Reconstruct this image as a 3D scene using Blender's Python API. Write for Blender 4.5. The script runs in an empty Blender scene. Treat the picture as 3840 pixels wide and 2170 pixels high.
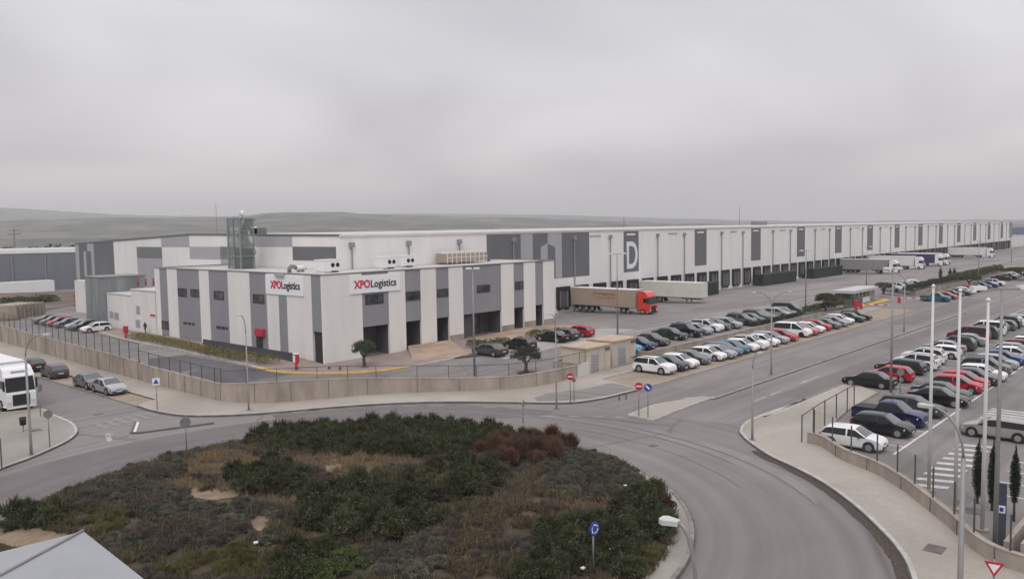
import bpy, math, random
from mathutils import Vector, Matrix, noise as NZ
random.seed(7)
D = bpy.data
C = bpy.context.scene.collection
rad = math.radians
# ---------------------------------------------------------------- camera
H = 15.3
VPU = (4663., 811.); VPV = (-1549., 910.); CX, CY = 1920., 1085.
F = math.sqrt(-((VPU[0]-CX)*(VPV[0]-CX)+(VPU[1]-CY)*(VPV[1]-CY)))
aU = Vector((VPU[0]-CX, VPU[1]-CY, F)).normalized()
aV = Vector((VPV[0]-CX, VPV[1]-CY, F)).normalized()
aZ = aU.cross(aV).normalized()
right = Vector((aU.x, aV.x, aZ.x)); down = Vector((aU.y, aV.y, aZ.y)); fwd = Vector((aU.z, aV.z, aZ.z))
cam = D.objects.new('camera', D.cameras.new('camera')); C.objects.link(cam)
M3 = Matrix((right, -down, -fwd)).transposed()
cam.matrix_world = Matrix.Translation((0, 0, H)) @ M3.to_4x4()
cam.data.sensor_width = 36; cam.data.lens = 36*F/3840
cam.data.clip_start = 0.5; cam.data.clip_end = 20000
bpy.context.scene.camera = cam

def ray(x, y):
    return right*(x-CX)+down*(y-CY)+fwd*F
def P(x, y, z=0.):
    d = ray(x, y); t = (z-H)/d.z
    return Vector((d.x*t, d.y*t, z))
def onV(x, y, v):
    d = ray(x, y); t = v/d.y
    return d.x*t, H+d.z*t
def onU(x, y, u):
    d = ray(x, y); t = u/d.x
    return d.y*t, H+d.z*t
def proj(p):
    q = Vector((p[0], p[1], p[2]-H)); c = q.dot(fwd)
    return CX+F*q.dot(right)/c, CY+F*q.dot(down)/c
def zat(u, v, y):
    lo, hi = -5., 40.
    for _ in range(30):
        m = (lo+hi)/2
        if proj((u, v, m))[1] > y: lo = m
        else: hi = m
    return lo
def cl(t): return max(0., min(1., t))
def G(u, v):
    a = .12+.85*cl((u-56)/34); b = .12+.5*cl((v-73)/9) if u < 70 else 0
    g = max(a, b)
    if u < 56 and v < 73: g = .12
    k = cl((v-62)/24)*cl((u-90)/8)
    return g*(1-k)+.3*k
def S(x, y):
    p = P(x, y, .5)
    for _ in range(6): p = P(x, y, G(p.x, p.y))
    return p

# ---------------------------------------------------------------- world, sun, exposure
sc = bpy.context.scene
sc.view_settings.view_transform = 'Standard'; sc.view_settings.look = 'None'
sc.view_settings.exposure = 0.0; sc.view_settings.gamma = 1.0
W = D.worlds.new('World'); sc.world = W; W.use_nodes = True
nt = W.node_tree; nt.nodes.clear()
def N(t, ty, **k):
    n = t.nodes.new(ty)
    for a, b in k.items():
        if a.startswith('i_'): n.inputs[a[2:].replace('_', ' ')].default_value = b
        else: setattr(n, a, b)
    return n
SUN_AZ, SUN_EL = rad(215), rad(52)      # measured from +X (U) towards +Y (V)
out = N(nt, 'ShaderNodeOutputWorld'); bg = N(nt, 'ShaderNodeBackground'); bg.inputs[1].default_value = 0.1
sky = N(nt, 'ShaderNodeTexSky', sky_type='NISHITA', sun_disc=False)
sky.sun_elevation = SUN_EL; sky.sun_rotation = math.pi/2-SUN_AZ
tc = N(nt, 'ShaderNodeTexCoord')
sep = N(nt, 'ShaderNodeSeparateXYZ'); nt.links.new(tc.outputs['Generated'], sep.inputs[0])
# cloud deck: project the direction on a flat layer high above
zc = N(nt, 'ShaderNodeMath', operation='ADD'); zc.inputs[1].default_value = 0.30; nt.links.new(sep.outputs[2], zc.inputs[0])
zm = N(nt, 'ShaderNodeMath', operation='MAXIMUM'); zm.inputs[1].default_value = 0.05; nt.links.new(zc.outputs[0], zm.inputs[0])
dv = N(nt, 'ShaderNodeVectorMath', operation='DIVIDE'); nt.links.new(tc.outputs['Generated'], dv.inputs[0])
cmb = N(nt, 'ShaderNodeCombineXYZ')
for i in range(3): nt.links.new(zm.outputs[0], cmb.inputs[i])
nt.links.new(cmb.outputs[0], dv.inputs[1])
n1 = N(nt, 'ShaderNodeTexNoise'); n1.inputs['Scale'].default_value = 1.15; n1.inputs['Detail'].default_value = 2.6; n1.inputs['Roughness'].default_value = .42; n1.inputs['Distortion'].default_value = .4
nt.links.new(dv.outputs[0], n1.inputs['Vector'])
cr = N(nt, 'ShaderNodeValToRGB'); nt.links.new(n1.outputs['Fac'], cr.inputs[0])
e = cr.color_ramp.elements; e[0].position = .38; e[0].color = (6.55, 6.42, 6.72, 1); e[1].position = .62; e[1].color = (8.9, 8.75, 9.1, 1)
# near the horizon the deck is duller and warmer, overhead it is brighter
hz = N(nt, 'ShaderNodeValToRGB'); nt.links.new(sep.outputs[2], hz.inputs[0])
h = hz.color_ramp.elements; h[0].position = 0.0; h[0].color = (1.02, .965, .925, 1); h[1].position = 1.; h[1].color = (1.75, 1.75, 1.75, 1)
for p_, c_ in ((.05, (1.02, .97, .935, 1)), (.12, (1.0, .97, .95, 1)), (.22, (.97, .97, .97, 1)), (.36, (1.08, 1.08, 1.08, 1)), (.6, (1.5, 1.5, 1.5, 1))):
    q = hz.color_ramp.elements.new(p_); q.color = c_
mu = N(nt, 'ShaderNodeMix', data_type='RGBA', blend_type='MULTIPLY'); mu.inputs[0].default_value = 1.
nt.links.new(cr.outputs[0], mu.inputs[6]); nt.links.new(hz.outputs[0], mu.inputs[7])
mx = N(nt, 'ShaderNodeMix', data_type='RGBA'); mx.inputs[0].default_value = .93
nt.links.new(sky.outputs[0], mx.inputs[6]); nt.links.new(mu.outputs[2], mx.inputs[7])
nt.links.new(mx.outputs[2], bg.inputs[0]); nt.links.new(bg.outputs[0], out.inputs[0])
sl = D.lights.new('sun', 'SUN'); sl.energy = 1.2; sl.angle = rad(22); sl.color = (1, .95, .9)
so = D.objects.new('sun', sl); C.objects.link(so)
sd = Vector((math.cos(SUN_AZ)*math.cos(SUN_EL), math.sin(SUN_AZ)*math.cos(SUN_EL), math.sin(SUN_EL)))
so.rotation_euler = sd.to_track_quat('Z', 'Y').to_euler(); so.location = (0, 0, 60)

# ---------------------------------------------------------------- materials
MT = {}
def mat(name, col, rough=.8, var=.12, sc_=1.5, metal=0., bump=0., col2=None, spec=.4, stretch=None, objvar=0., coat=0., alpha=1.):
    if name in MT: return MT[name]
    m = D.materials.new(name); m.use_nodes = True; t = m.node_tree; b = t.nodes['Principled BSDF']
    b.inputs['Roughness'].default_value = rough; b.inputs['Metallic'].default_value = metal
    b.inputs['Specular IOR Level'].default_value = spec; b.inputs['Coat Weight'].default_value = coat
    col = tuple(col)+(1,) if len(col) == 3 else col
    if var > 0 or col2:
        c = N(t, 'ShaderNodeTexCoord'); no = N(t, 'ShaderNodeTexNoise'); no.inputs['Scale'].default_value = sc_; no.inputs['Detail'].default_value = 6.; no.inputs['Roughness'].default_value = .6
        src = c.outputs['Object']
        if stretch:
            mp = N(t, 'ShaderNodeMapping'); mp.inputs['Scale'].default_value = stretch; t.links.new(src, mp.inputs[0]); src = mp.outputs[0]
        t.links.new(src, no.inputs['Vector'])
        r = N(t, 'ShaderNodeValToRGB'); t.links.new(no.outputs['Fac'], r.inputs[0])
        c1 = col; c2 = tuple(col2)+(1,) if col2 else tuple(min(1, x*(1+var)) for x in col[:3])+(1,)
        c1 = tuple(x*(1-var) for x in col[:3])+(1,)
        r.color_ramp.elements[0].position = .33; r.color_ramp.elements[0].color = c1
        r.color_ramp.elements[1].position = .67; r.color_ramp.elements[1].color = c2
        o = r.outputs[0]
        if objvar:
            oi = N(t, 'ShaderNodeObjectInfo'); hs = N(t, 'ShaderNodeHueSaturation')
            ma = N(t, 'ShaderNodeMapRange'); ma.inputs[3].default_value = 1-objvar; ma.inputs[4].default_value = 1+objvar
            t.links.new(oi.outputs['Random'], ma.inputs[0]); t.links.new(ma.outputs[0], hs.inputs['Value']); t.links.new(o, hs.inputs['Color']); o = hs.outputs[0]
        t.links.new(o, b.inputs['Base Color'])
        if bump:
            bu = N(t, 'ShaderNodeBump'); bu.inputs['Strength'].default_value = bump; bu.inputs['Distance'].default_value = .05
            t.links.new(no.outputs['Fac'], bu.inputs['Height']); t.links.new(bu.outputs[0], b.inputs['Normal'])
    else: b.inputs['Base Color'].default_value = col
    MT[name] = m; return m
def ground_mat(name, col, col2, big=.06, fine=9., tracks=None, cracks=0.):
    """weathered paving: large patches, fine grain, wheel-worn streaks"""
    if name in MT: return MT[name]
    m = D.materials.new(name); m.use_nodes = True; t = m.node_tree; b = t.nodes['Principled BSDF']; b.inputs['Roughness'].default_value = .85; b.inputs['Specular IOR Level'].default_value = .3
    c = N(t, 'ShaderNodeTexCoord')
    a = N(t, 'ShaderNodeTexNoise'); a.inputs['Scale'].default_value = big; a.inputs['Detail'].default_value = 8.; a.inputs['Roughness'].default_value = .62; a.inputs['Distortion'].default_value = .6
    f_ = N(t, 'ShaderNodeTexNoise'); f_.inputs['Scale'].default_value = fine; f_.inputs['Detail'].default_value = 4.
    t.links.new(c.outputs['Object'], a.inputs['Vector']); t.links.new(c.outputs['Object'], f_.inputs['Vector'])
    r = N(t, 'ShaderNodeValToRGB'); t.links.new(a.outputs['Fac'], r.inputs[0])
    r.color_ramp.elements[0].position = .38; r.color_ramp.elements[0].color = (*col, 1); r.color_ramp.elements[1].position = .62; r.color_ramp.elements[1].color = (*col2, 1)
    mr = N(t, 'ShaderNodeMapRange'); mr.inputs[3].default_value = .82; mr.inputs[4].default_value = 1.18; t.links.new(f_.outputs['Fac'], mr.inputs[0])
    mm = N(t, 'ShaderNodeMix', data_type='RGBA', blend_type='MULTIPLY'); mm.inputs[0].default_value = 1.
    t.links.new(r.outputs[0], mm.inputs[6]); t.links.new(mr.outputs[0], mm.inputs[7]); o = mm.outputs[2]
    if tracks:   # (centre u, centre v) rings round a roundabout, or 'u' streaks along U
        if tracks == 'u':
            mp = N(t, 'ShaderNodeMapping'); mp.inputs['Scale'].default_value = (.012, .9, 1); t.links.new(c.outputs['Object'], mp.inputs[0]); vec = mp.outputs[0]
        else:
            mp = N(t, 'ShaderNodeVectorMath', operation='DISTANCE'); mp.inputs[1].default_value = (tracks[0], tracks[1], 0)
            t.links.new(c.outputs['Object'], mp.inputs[0]); cb = N(t, 'ShaderNodeCombineXYZ'); t.links.new(mp.outputs['Value'], cb.inputs[0]); vec = cb.outputs[0]
        s = N(t, 'ShaderNodeTexNoise'); s.inputs['Scale'].default_value = .9; s.inputs['Detail'].default_value = 3.; t.links.new(vec, s.inputs['Vector'])
        sr = N(t, 'ShaderNodeMapRange'); sr.inputs[1].default_value = .35; sr.inputs[2].default_value = .65; sr.inputs[3].default_value = .86; sr.inputs[4].default_value = 1.08; t.links.new(s.outputs['Fac'], sr.inputs[0])
        m2 = N(t, 'ShaderNodeMix', data_type='RGBA', blend_type='MULTIPLY'); m2.inputs[0].default_value = 1.; t.links.new(o, m2.inputs[6]); t.links.new(sr.outputs[0], m2.inputs[7]); o = m2.outputs[2]
    if cracks:
        vo = N(t, 'ShaderNodeTexVoronoi', feature='DISTANCE_TO_EDGE'); vo.inputs['Scale'].default_value = cracks
        t.links.new(c.outputs['Object'], vo.inputs['Vector'])
        vr = N(t, 'ShaderNodeMapRange'); vr.inputs[1].default_value = 0; vr.inputs[2].default_value = .012; vr.inputs[3].default_value = .72; vr.inputs[4].default_value = 1.; t.links.new(vo.outputs['Distance'], vr.inputs[0])
        m3 = N(t, 'ShaderNodeMix', data_type='RGBA', blend_type='MULTIPLY'); m3.inputs[0].default_value = 1.; t.links.new(o, m3.inputs[6]); t.links.new(vr.outputs[0], m3.inputs[7]); o = m3.outputs[2]
    t.links.new(o, b.inputs['Base Color']); MT[name] = m; return m
def paver_mat(name, col, col2, size=.6):
    if name in MT: return MT[name]
    m = ground_mat(name, col, col2, .12, 6.); t = m.node_tree; b = t.nodes['Principled BSDF']
    br = N(t, 'ShaderNodeTexBrick'); br.inputs['Scale'].default_value = 1/size; br.inputs['Color1'].default_value = (1, 1, 1, 1); br.inputs['Color2'].default_value = (.93, .92, .9, 1); br.inputs['Mortar'].default_value = (.62, .6, .58, 1); br.inputs['Mortar Size'].default_value = .03
    br.offset = 0; c = N(t, 'ShaderNodeTexCoord'); t.links.new(c.outputs['Object'], br.inputs['Vector'])
    l = b.inputs['Base Color'].links[0].from_socket
    mm = N(t, 'ShaderNodeMix', data_type='RGBA', blend_type='MULTIPLY'); mm.inputs[0].default_value = .3
    t.links.new(l, mm.inputs[6]); t.links.new(br.outputs['Color'], mm.inputs[7]); t.links.new(mm.outputs[2], b.inputs['Base Color']); return m
def clad_mat(name, col, rib=1.1, seam=(.95, .95, .95), rough=.55, stain=.06):
    """sandwich-panel cladding: horizontal seams every `rib` metres plus faint streaks"""
    if name in MT: return MT[name]
    m = mat(name, col, rough, stain*.75, .5, stretch=(1, 1, .18)); t = m.node_tree; b = t.nodes['Principled BSDF']
    c = N(t, 'ShaderNodeTexCoord'); s = N(t, 'ShaderNodeSeparateXYZ'); t.links.new(c.outputs['Object'], s.inputs[0])
    d = N(t, 'ShaderNodeMath', operation='DIVIDE'); d.inputs[1].default_value = rib; t.links.new(s.outputs[2], d.inputs[0])
    f_ = N(t, 'ShaderNodeMath', operation='FRACT'); t.links.new(d.outputs[0], f_.inputs[0])
    g = N(t, 'ShaderNodeMath', operation='LESS_THAN'); g.inputs[1].default_value = .05; t.links.new(f_.outputs[0], g.inputs[0])
    l = b.inputs['Base Color'].links[0].from_socket
    mm = N(t, 'ShaderNodeMix', data_type='RGBA', blend_type='MULTIPLY'); t.links.new(g.outputs[0], mm.inputs[0]); mm.inputs[7].default_value = (*seam, 1)
    t.links.new(l, mm.inputs[6]); t.links.new(mm.outputs[2], b.inputs['Base Color']); return m
def mesh_mat(name, col, k):
    m = D.materials.new(name); m.use_nodes = True; t = m.node_tree; b = t.nodes['Principled BSDF']; b.inputs['Base Color'].default_value = (*col, 1); b.inputs['Roughness'].default_value = .6
    tr = N(t, 'ShaderNodeBsdfTransparent'); mx_ = N(t, 'ShaderNodeMixShader'); mx_.inputs[0].default_value = k
    o = t.nodes['Material Output']; t.links.new(tr.outputs[0], mx_.inputs[1]); t.links.new(b.outputs[0], mx_.inputs[2]); t.links.new(mx_.outputs[0], o.inputs[0]); MT[name] = m; return m

white = clad_mat('white cladding', (.73, .715, .69)); grey = clad_mat('mid grey cladding', (.25, .25, .275), seam=(.93, .93, .93)); lgrey = clad_mat('light grey cladding', (.37, .37, .40))
dgrey = clad_mat('dark grey cladding', (.135, .138, .15), rib=1.1); ggrey = clad_mat('green grey cladding', (.165, .18, .175)); cream = clad_mat('hall white cladding', (.745, .735, .715), seam=(.95, .95, .95))
cwhite = mat('painted concrete white', (.68, .665, .64), .7, .07, .5, stretch=(1, 1, .3))
glass = mat('dark window glass', (.010, .012, .014), .08, .01, .9, spec=.5, col2=(.10, .10, .105)); frame = mat('dark window frame', (.03, .03, .033), .5, 0)  # glass: paler blotches in the colour stand for reflections and blinds
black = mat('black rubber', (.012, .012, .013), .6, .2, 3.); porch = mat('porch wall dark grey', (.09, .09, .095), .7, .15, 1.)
roofm = mat('pale roof membrane', (.50, .485, .46), .8, .1, .4); coping = mat('aluminium coping', (.24, .23, .22), .4, .1, 1., metal=.3)
galv = mat('galvanised steel', (.25, .275, .285), .45, .18, .6, metal=.3, stretch=(1, 1, .15)); steel = mat('lamp post grey steel', (.27, .265, .26), .5, .1, 2., metal=.3)
lampw = mat('lamp head grey white', (.50, .50, .49), .5, .05, 3.); pipem = mat('downpipe grey', (.27, .265, .26), .5, .1, 1.); pwhite = mat('white paint', (.72, .72, .72), .4, .04, 3.); wpole = mat('white flagpole paint', (.60, .59, .575), .35, .03, 3.)
conc = mat('retaining wall concrete', (.29, .25, .208), .85, .2, .7, col2=(.40, .345, .29), bump=.2, stretch=(1, 1, .35)); concp = mat('pinkish concrete', (.31, .262, .226), .85, .18, .7, col2=(.41, .35, .30), stretch=(1, 1, .35))
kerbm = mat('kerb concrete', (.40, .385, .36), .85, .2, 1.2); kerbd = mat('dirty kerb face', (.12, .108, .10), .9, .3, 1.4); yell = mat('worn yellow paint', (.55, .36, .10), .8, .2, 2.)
asphalt = ground_mat('roundabout asphalt', (.172, .154, .150), (.218, .198, .192), .05, 12., (26.36, 35.83), cracks=.05)
asph_s = ground_mat('main road asphalt', (.185, .166, .161), (.225, .205, .197), .045, 12., 'u')
yardm = ground_mat('yard concrete', (.185, .170, .164), (.25, .233, .222), .05, 8., 'u', cracks=.1)
asph_d = ground_mat('dark fresh asphalt', (.075, .075, .082), (.12, .118, .122), .15, 12.)
pave = paver_mat('pavement slabs', (.305, .278, .242), (.385, .352, .31), .5); pave2 = paver_mat('light pavement slabs', (.25, .232, .208), (.315, .292, .262), .6)
tan = ground_mat('tan parking strip', (.25, .20, .155), (.31, .26, .21), .3, 8.); pink = ground_mat('pink pavers', (.25, .195, .175), (.30, .25, .225), .2, 8.)
gravel = ground_mat('brown gravel bed', (.30, .215, .15), (.40, .30, .23), .4, 5.)
soil = ground_mat('sandy soil', (.17, .125, .085), (.27, .20, .14), .7, 5.); soild = ground_mat('dark litter soil', (.045, .036, .026), (.10, .078, .052), .35, 4.)
field = ground_mat('far fields', (.075, .085, .06), (.14, .125, .09), .004, .08); hillm = ground_mat('hillside scrub', (.014, .030, .028), (.16, .15, .105), .009, .05)
mid_w = mat('slightly worn paint', (.48, .465, .45), .75, .2, 2.2); worn2 = mat('nearly gone road paint', (.225, .21, .205), .8, .2, 1.2); worn = mat('worn white road paint', (.34, .33, .315), .8, .22, 1.6); clean = mat('white road paint', (.62, .61, .60), .7, .12, 2.)

# ---------------------------------------------------------------- mesh helpers
class MB:
    def __init__(s): s.v = []; s.f = []; s.m = []; s.k = 0
    def quad(s, *p):
        i = len(s.v); s.v += [tuple(q) for q in p]; s.f.append(tuple(range(i, i+len(p)))); s.m.append(s.k); return s
    def box(s, x0, x1, y0, y1, z0, z1):
        if x0 > x1: x0, x1 = x1, x0
        if y0 > y1: y0, y1 = y1, y0
        i = len(s.v)
        s.v += [(x0, y0, z0), (x1, y0, z0), (x1, y1, z0), (x0, y1, z0), (x0, y0, z1), (x1, y0, z1), (x1, y1, z1), (x0, y1, z1)]
        for a in ((0, 3, 2, 1), (4, 5, 6, 7), (0, 1, 5, 4), (1, 2, 6, 5), (2, 3, 7, 6), (3, 0, 4, 7)): s.f.append(tuple(i+b for b in a)); s.m.append(s.k)
        return s
    def prism(s, pts, z0, z1, bottom=True):
        """pts ccw or cw; z0/z1 numbers or functions"""
        pts = [(p[0], p[1]) for p in pts]
        ar = sum(pts[i][0]*pts[(i+1) % len(pts)][1]-pts[(i+1) % len(pts)][0]*pts[i][1] for i in range(len(pts)))
        if ar < 0: pts = pts[::-1]
        n = len(pts); i = len(s.v); a = z0 if callable(z0) else (lambda x, y: z0); b = z1 if callable(z1) else (lambda x, y: z1)
        s.v += [(x, y, a(x, y)) for x, y in pts]+[(x, y, b(x, y)) for x, y in pts]
        s.f.append(tuple(range(i+n, i+2*n))); s.m.append(s.k)
        if bottom: s.f.append(tuple(range(i+n-1, i-1, -1))); s.m.append(s.k)
        for k in range(n): s.f.append((i+k, i+(k+1) % n, i+n+(k+1) % n, i+n+k)); s.m.append(s.k)
        return s
    def tube(s, pts, r, n=8, cap=True):
        pts = [Vector(p) for p in pts]; r = r if isinstance(r, (list, tuple)) else [r]*len(pts); i = len(s.v)
        for k, p in enumerate(pts):
            d = (pts[min(k+1, len(pts)-1)]-pts[max(k-1, 0)]).normalized()
            a = d.orthogonal().normalized() if abs(d.z) < .99 else Vector((1, 0, 0)); a = (a-d*a.dot(d)).normalized(); b = d.cross(a)
            if k and abs(d.z) >= 0: 
                a = (pa-d*pa.dot(d)).normalized(); b = d.cross(a)
            pa = a
            for j in range(n):
                t = 2*math.pi*j/n; s.v.append(tuple(p+(a*math.cos(t)+b*math.sin(t))*r[k]))
        for k in range(len(pts)-1):
            for j in range(n): s.f.append((i+k*n+j, i+k*n+(j+1) % n, i+(k+1)*n+(j+1) % n, i+(k+1)*n+j)); s.m.append(s.k)
        if cap:
            s.f.append(tuple(i+j for j in range(n-1, -1, -1))); s.m.append(s.k); e_ = i+(len(pts)-1)*n
            s.f.append(tuple(e_+j for j in range(n))); s.m.append(s.k)
        return s
    def build(s, name, mats, parent=None, smooth=False):
        me = D.meshes.new(name); me.from_pydata(s.v, [], s.f)
        for m in (mats if isinstance(mats, (list, tuple)) else [mats]): me.materials.append(m)
        if any(s.m): me.polygons.foreach_set('material_index', s.m)
        if smooth: me.polygons.foreach_set('use_smooth', [True]*len(s.f))
        me.update(); o = D.objects.new(name, me); C.objects.link(o)
        if parent: o.parent = parent
        return o
def tag(o, label=None, cat=None, group=None, kind=None):
    if label: o['label'] = label
    if cat: o['category'] = cat
    if group: o['group'] = group
    if kind: o['kind'] = kind
    return o
def thing(name, label, cat, loc=(0, 0, 0), rz=0., group=None):
    o = D.objects.new(name, None); C.objects.link(o); o.location = loc; o.rotation_euler = (0, 0, rz); o.empty_display_size = .3
    return tag(o, label, cat, group)
def copy_tree(o, parent=None):
    c = o.copy(); C.objects.link(c)
    if parent: c.parent = parent
    for ch in o.children: copy_tree(ch, c)
    return c
def setting(o): o['kind'] = 'structure'; return o
def sheet(name, pts, z, m, fn=None, step=None):
    import bmesh
    bm = bmesh.new(); f_ = bm.faces.new([bm.verts.new((p[0], p[1], 0)) for p in pts])
    bmesh.ops.triangulate(bm, faces=[f_])
    if step:
        for ax in (0, 1):
            lo = min(p[ax] for p in pts); hi = max(p[ax] for p in pts); t = math.floor(lo/step)*step+step
            while t < hi:
                n_ = Vector((1, 0, 0)) if ax == 0 else Vector((0, 1, 0))
                bmesh.ops.bisect_plane(bm, geom=bm.verts[:]+bm.edges[:]+bm.faces[:], plane_co=n_*t, plane_no=n_); t += step
    for v in bm.verts: v.co.z = (fn(v.co.x, v.co.y) if fn else 0)+z
    bmesh.ops.recalc_face_normals(bm, faces=bm.faces)
    me = D.meshes.new(name); bm.to_mesh(me); bm.free()
    if me.polygons and me.polygons[0].normal.z < 0: me.flip_normals()
    me.materials.append(m); o = D.objects.new(name, me); C.objects.link(o); return o
def text(txt, size, m, loc, rot, name='lettering', parent=None, ex=.03, off=0., sx=1., align='CENTER', shear=0.):
    c = D.curves.new('t', 'FONT'); c.body = txt; c.size = size; c.extrude = ex; c.offset = off; c.align_x = align; c.align_y = 'CENTER'; c.shear = shear
    t = D.objects.new('t', c); C.objects.link(t); bpy.context.view_layer.update()
    me = D.meshes.new_from_object(t); D.objects.remove(t); me.materials.clear(); me.materials.append(m)
    o = D.objects.new(name, me); C.objects.link(o); o.location = loc; o.rotation_euler = rot; o.scale = (sx, 1, 1)
    if parent: o.parent = parent
    return o
FV = (rad(90), 0, 0); FU = (rad(90), 0, rad(-90))
def smoothline(pts, n=4):
    r = []
    for i in range(len(pts)-1):
        p0 = pts[max(i-1, 0)]; p1 = pts[i]; p2 = pts[i+1]; p3 = pts[min(i+2, len(pts)-1)]
        for k in range(n):
            t = k/n; r.append(tuple(.5*((2*p1[j])+(-p0[j]+p2[j])*t+(2*p0[j]-5*p1[j]+4*p2[j]-p3[j])*t*t+(-p0[j]+3*p1[j]-3*p2[j]+p3[j])*t**3) for j in range(2)))
    r.append(tuple(pts[-1])[:2]); return r
def q4(u0, u1, v0, v1): return [(u0, v0), (u1, v0), (u1, v1), (u0, v1)]
def offset(pts, d):
    r = []
    for i, p in enumerate(pts):
        a = Vector(pts[max(i-1, 0)]).to_2d(); b = Vector(pts[min(i+1, len(pts)-1)]).to_2d(); t = (b-a).normalized(); r.append((p[0]-t.y*d, p[1]+t.x*d))
    return r
def ribbon(mb, pts, d0, d1, z0, z1):
    """closed strip along a line between offsets d0,d1 from z0 up to z1 (numbers or functions of index)"""
    a = offset(pts, d0); b = offset(pts, d1); n = len(pts); i = len(mb.v)
    zz0 = z0 if callable(z0) else (lambda k: z0); zz1 = z1 if callable(z1) else (lambda k: z1)
    for k in range(n): mb.v += [(a[k][0], a[k][1], zz0(k)), (b[k][0], b[k][1], zz0(k)), (b[k][0], b[k][1], zz1(k)), (a[k][0], a[k][1], zz1(k))]
    for k in range(n-1):
        for j in range(4): mb.f.append((i+4*k+j, i+4*k+(j+1) % 4, i+4*k+4+(j+1) % 4, i+4*k+4+j)); mb.m.append(mb.k)
    mb.f.append((i+3, i+2, i+1, i)); mb.m.append(mb.k); j = i+4*(n-1); mb.f.append((j, j+1, j+2, j+3)); mb.m.append(mb.k)
    return mb
# ================================================================ THE SETTING
RC = (26.36, 35.83)
def arc(c, r, a0, a1, n=40): return [(c[0]+r*math.cos(rad(a0+(a1-a0)*i/n)), c[1]+r*math.sin(rad(a0+(a1-a0)*i/n))) for i in range(n+1)]
setting(sheet('ground', [(-9000, -9000), (9000, -9000), (9000, 9000), (-9000, 9000)], -.35, field))
setting(sheet('road', [(-80, -70), (640, -70), (640, 140), (38, 260), (-80, 260)], -.004, asphalt))
setting(sheet('main_road', [(58, 27.5), (620, 27.5), (620, 49.5), (66, 49.5), (62, 41.9), (56.8, 42.8), (56, 35)], 0, asph_s))
WALL = smoothline([(41, 230), (38.9, 140), (37.9, 106), (37.45, 93), (37.1, 72), (37.5, 67.5), (39.2, 64.6), (43.0, 62.0), (46.3, 60.4), (49.5, 58.3), (54.7, 53.3), (57.9, 50.9), (62, 49.9), (67.6, 50.1)], 4)
sitep = [(p[0]+.1, p[1]+.1) for p in WALL]+[(67.7, 54.6), (79.2, 54.6), (79.3, 50.0), (150, 50.0), (156, 47.7), (172, 47.7), (178, 50), (620, 50), (620, 90.5), (66.3, 90.5), (66.3, 230)]
def Gs(u, v):
    g = G(u, v)
    if u > 130: k = cl(min((u-142)/8, (190-u)/8)); g = g*(1-k*cl((60-v)/8)) 
    return g
setting(sheet('yard', sitep, .008, yardm, Gs, 5))
# dark fresh asphalt lane behind the wall and round the corner
lane = [S(*p) for p in [(560, 1345), (700, 1330), (912, 1371), (1013, 1393), (1123, 1403), (1180, 1413), (1130, 1432), (830, 1436), (560, 1372)]]
setting(sheet('dark_lane', [(p.x, p.y) for p in lane], .012, asph_d, G, 3))
# pavements (raised kerbs)
def pavement(name, pts, m, top=.13, kerb=.22, closed=True):
    mb = MB(); mb.prism(pts, -.05, top, False); o = mb.build(name, m); setting(o)
    return o
K1 = [(34, 230), (34, 74.2), (31.7, 72.8)]+smoothline([(31.6, 70.5), (32.2, 66.4), (34.1, 63.6), (37.2, 61.1), (43.9, 57.3), (49.1, 52.8), (53.1, 47.2), (55.6, 43.6), (58, 42.4), (60.3, 42.0), (64.5, 41.75)], 4)
pavement('pavement', K1+[(66.5, 47.6), (152, 47.6), (152, 50.02), (67.6, 50.02)]+[(p[0], p[1]) for p in WALL[::-1]], pave)
ko = MB(); ribbon(ko, K1, -.16, .02, -.05, .145); ribbon(ko, [(64.5, 41.75), (66.5, 47.6), (152, 47.6)], -.1, .12, -.05, .14); setting(ko.build('kerb', kerbm))
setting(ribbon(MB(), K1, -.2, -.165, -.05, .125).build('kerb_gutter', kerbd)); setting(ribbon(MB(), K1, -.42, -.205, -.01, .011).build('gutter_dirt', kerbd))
setting(sheet('parking_strip', [(64.8, 41.8), (152, 41.8), (152, 47.55), (66.7, 47.55)], .012, tan))
setting(sheet('parking_strip', [(31.6, 73.2), (33.95, 74.4), (33.95, 220), (31.6, 220)], .012, tan))
setting(ribbon(MB(), [(31.55, 73), (31.55, 215)], -.08, .08, -.01, .022).build('kerb', kerbd))
setting(ribbon(MB(), [(64.6, 41.72), (150, 41.72)], -.07, .07, -.01, .022).build('kerb', kerbd))
dw = [P(*p).to_2d() for p in [(2000, 1497), (2060, 1478), (2190, 1463), (2290, 1440), (2370, 1452), (2390, 1462), (2350, 1470), (2289, 1484), (2203, 1500), (2102, 1508), (2020, 1509)]]
setting(sheet('driveway', [tuple(p) for p in dw], .136, asphalt))
K2 = [(8, 50.5), (13.5, 57.4), (17.1, 60.4), (19.1, 61.6), (21.5, 63.5), (23.2, 65.2), (24.4, 67.3), (25.1, 69.8), (25.35, 72.0), (25.4, 75.6), (25.5, 78.3), (22.8, 79.6)]
K2 = smoothline(K2, 4); pavement('pavement', K2+[(22.6, 200), (-20, 200), (-20, 50.5)], pave2)
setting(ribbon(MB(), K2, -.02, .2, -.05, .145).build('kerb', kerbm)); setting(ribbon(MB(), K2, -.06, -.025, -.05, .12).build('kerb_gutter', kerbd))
setting(sheet('parking_strip', [(22.62, 79.7), (25.6, 78.5), (25.6, 200), (22.62, 200)], .012, tan))
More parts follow.
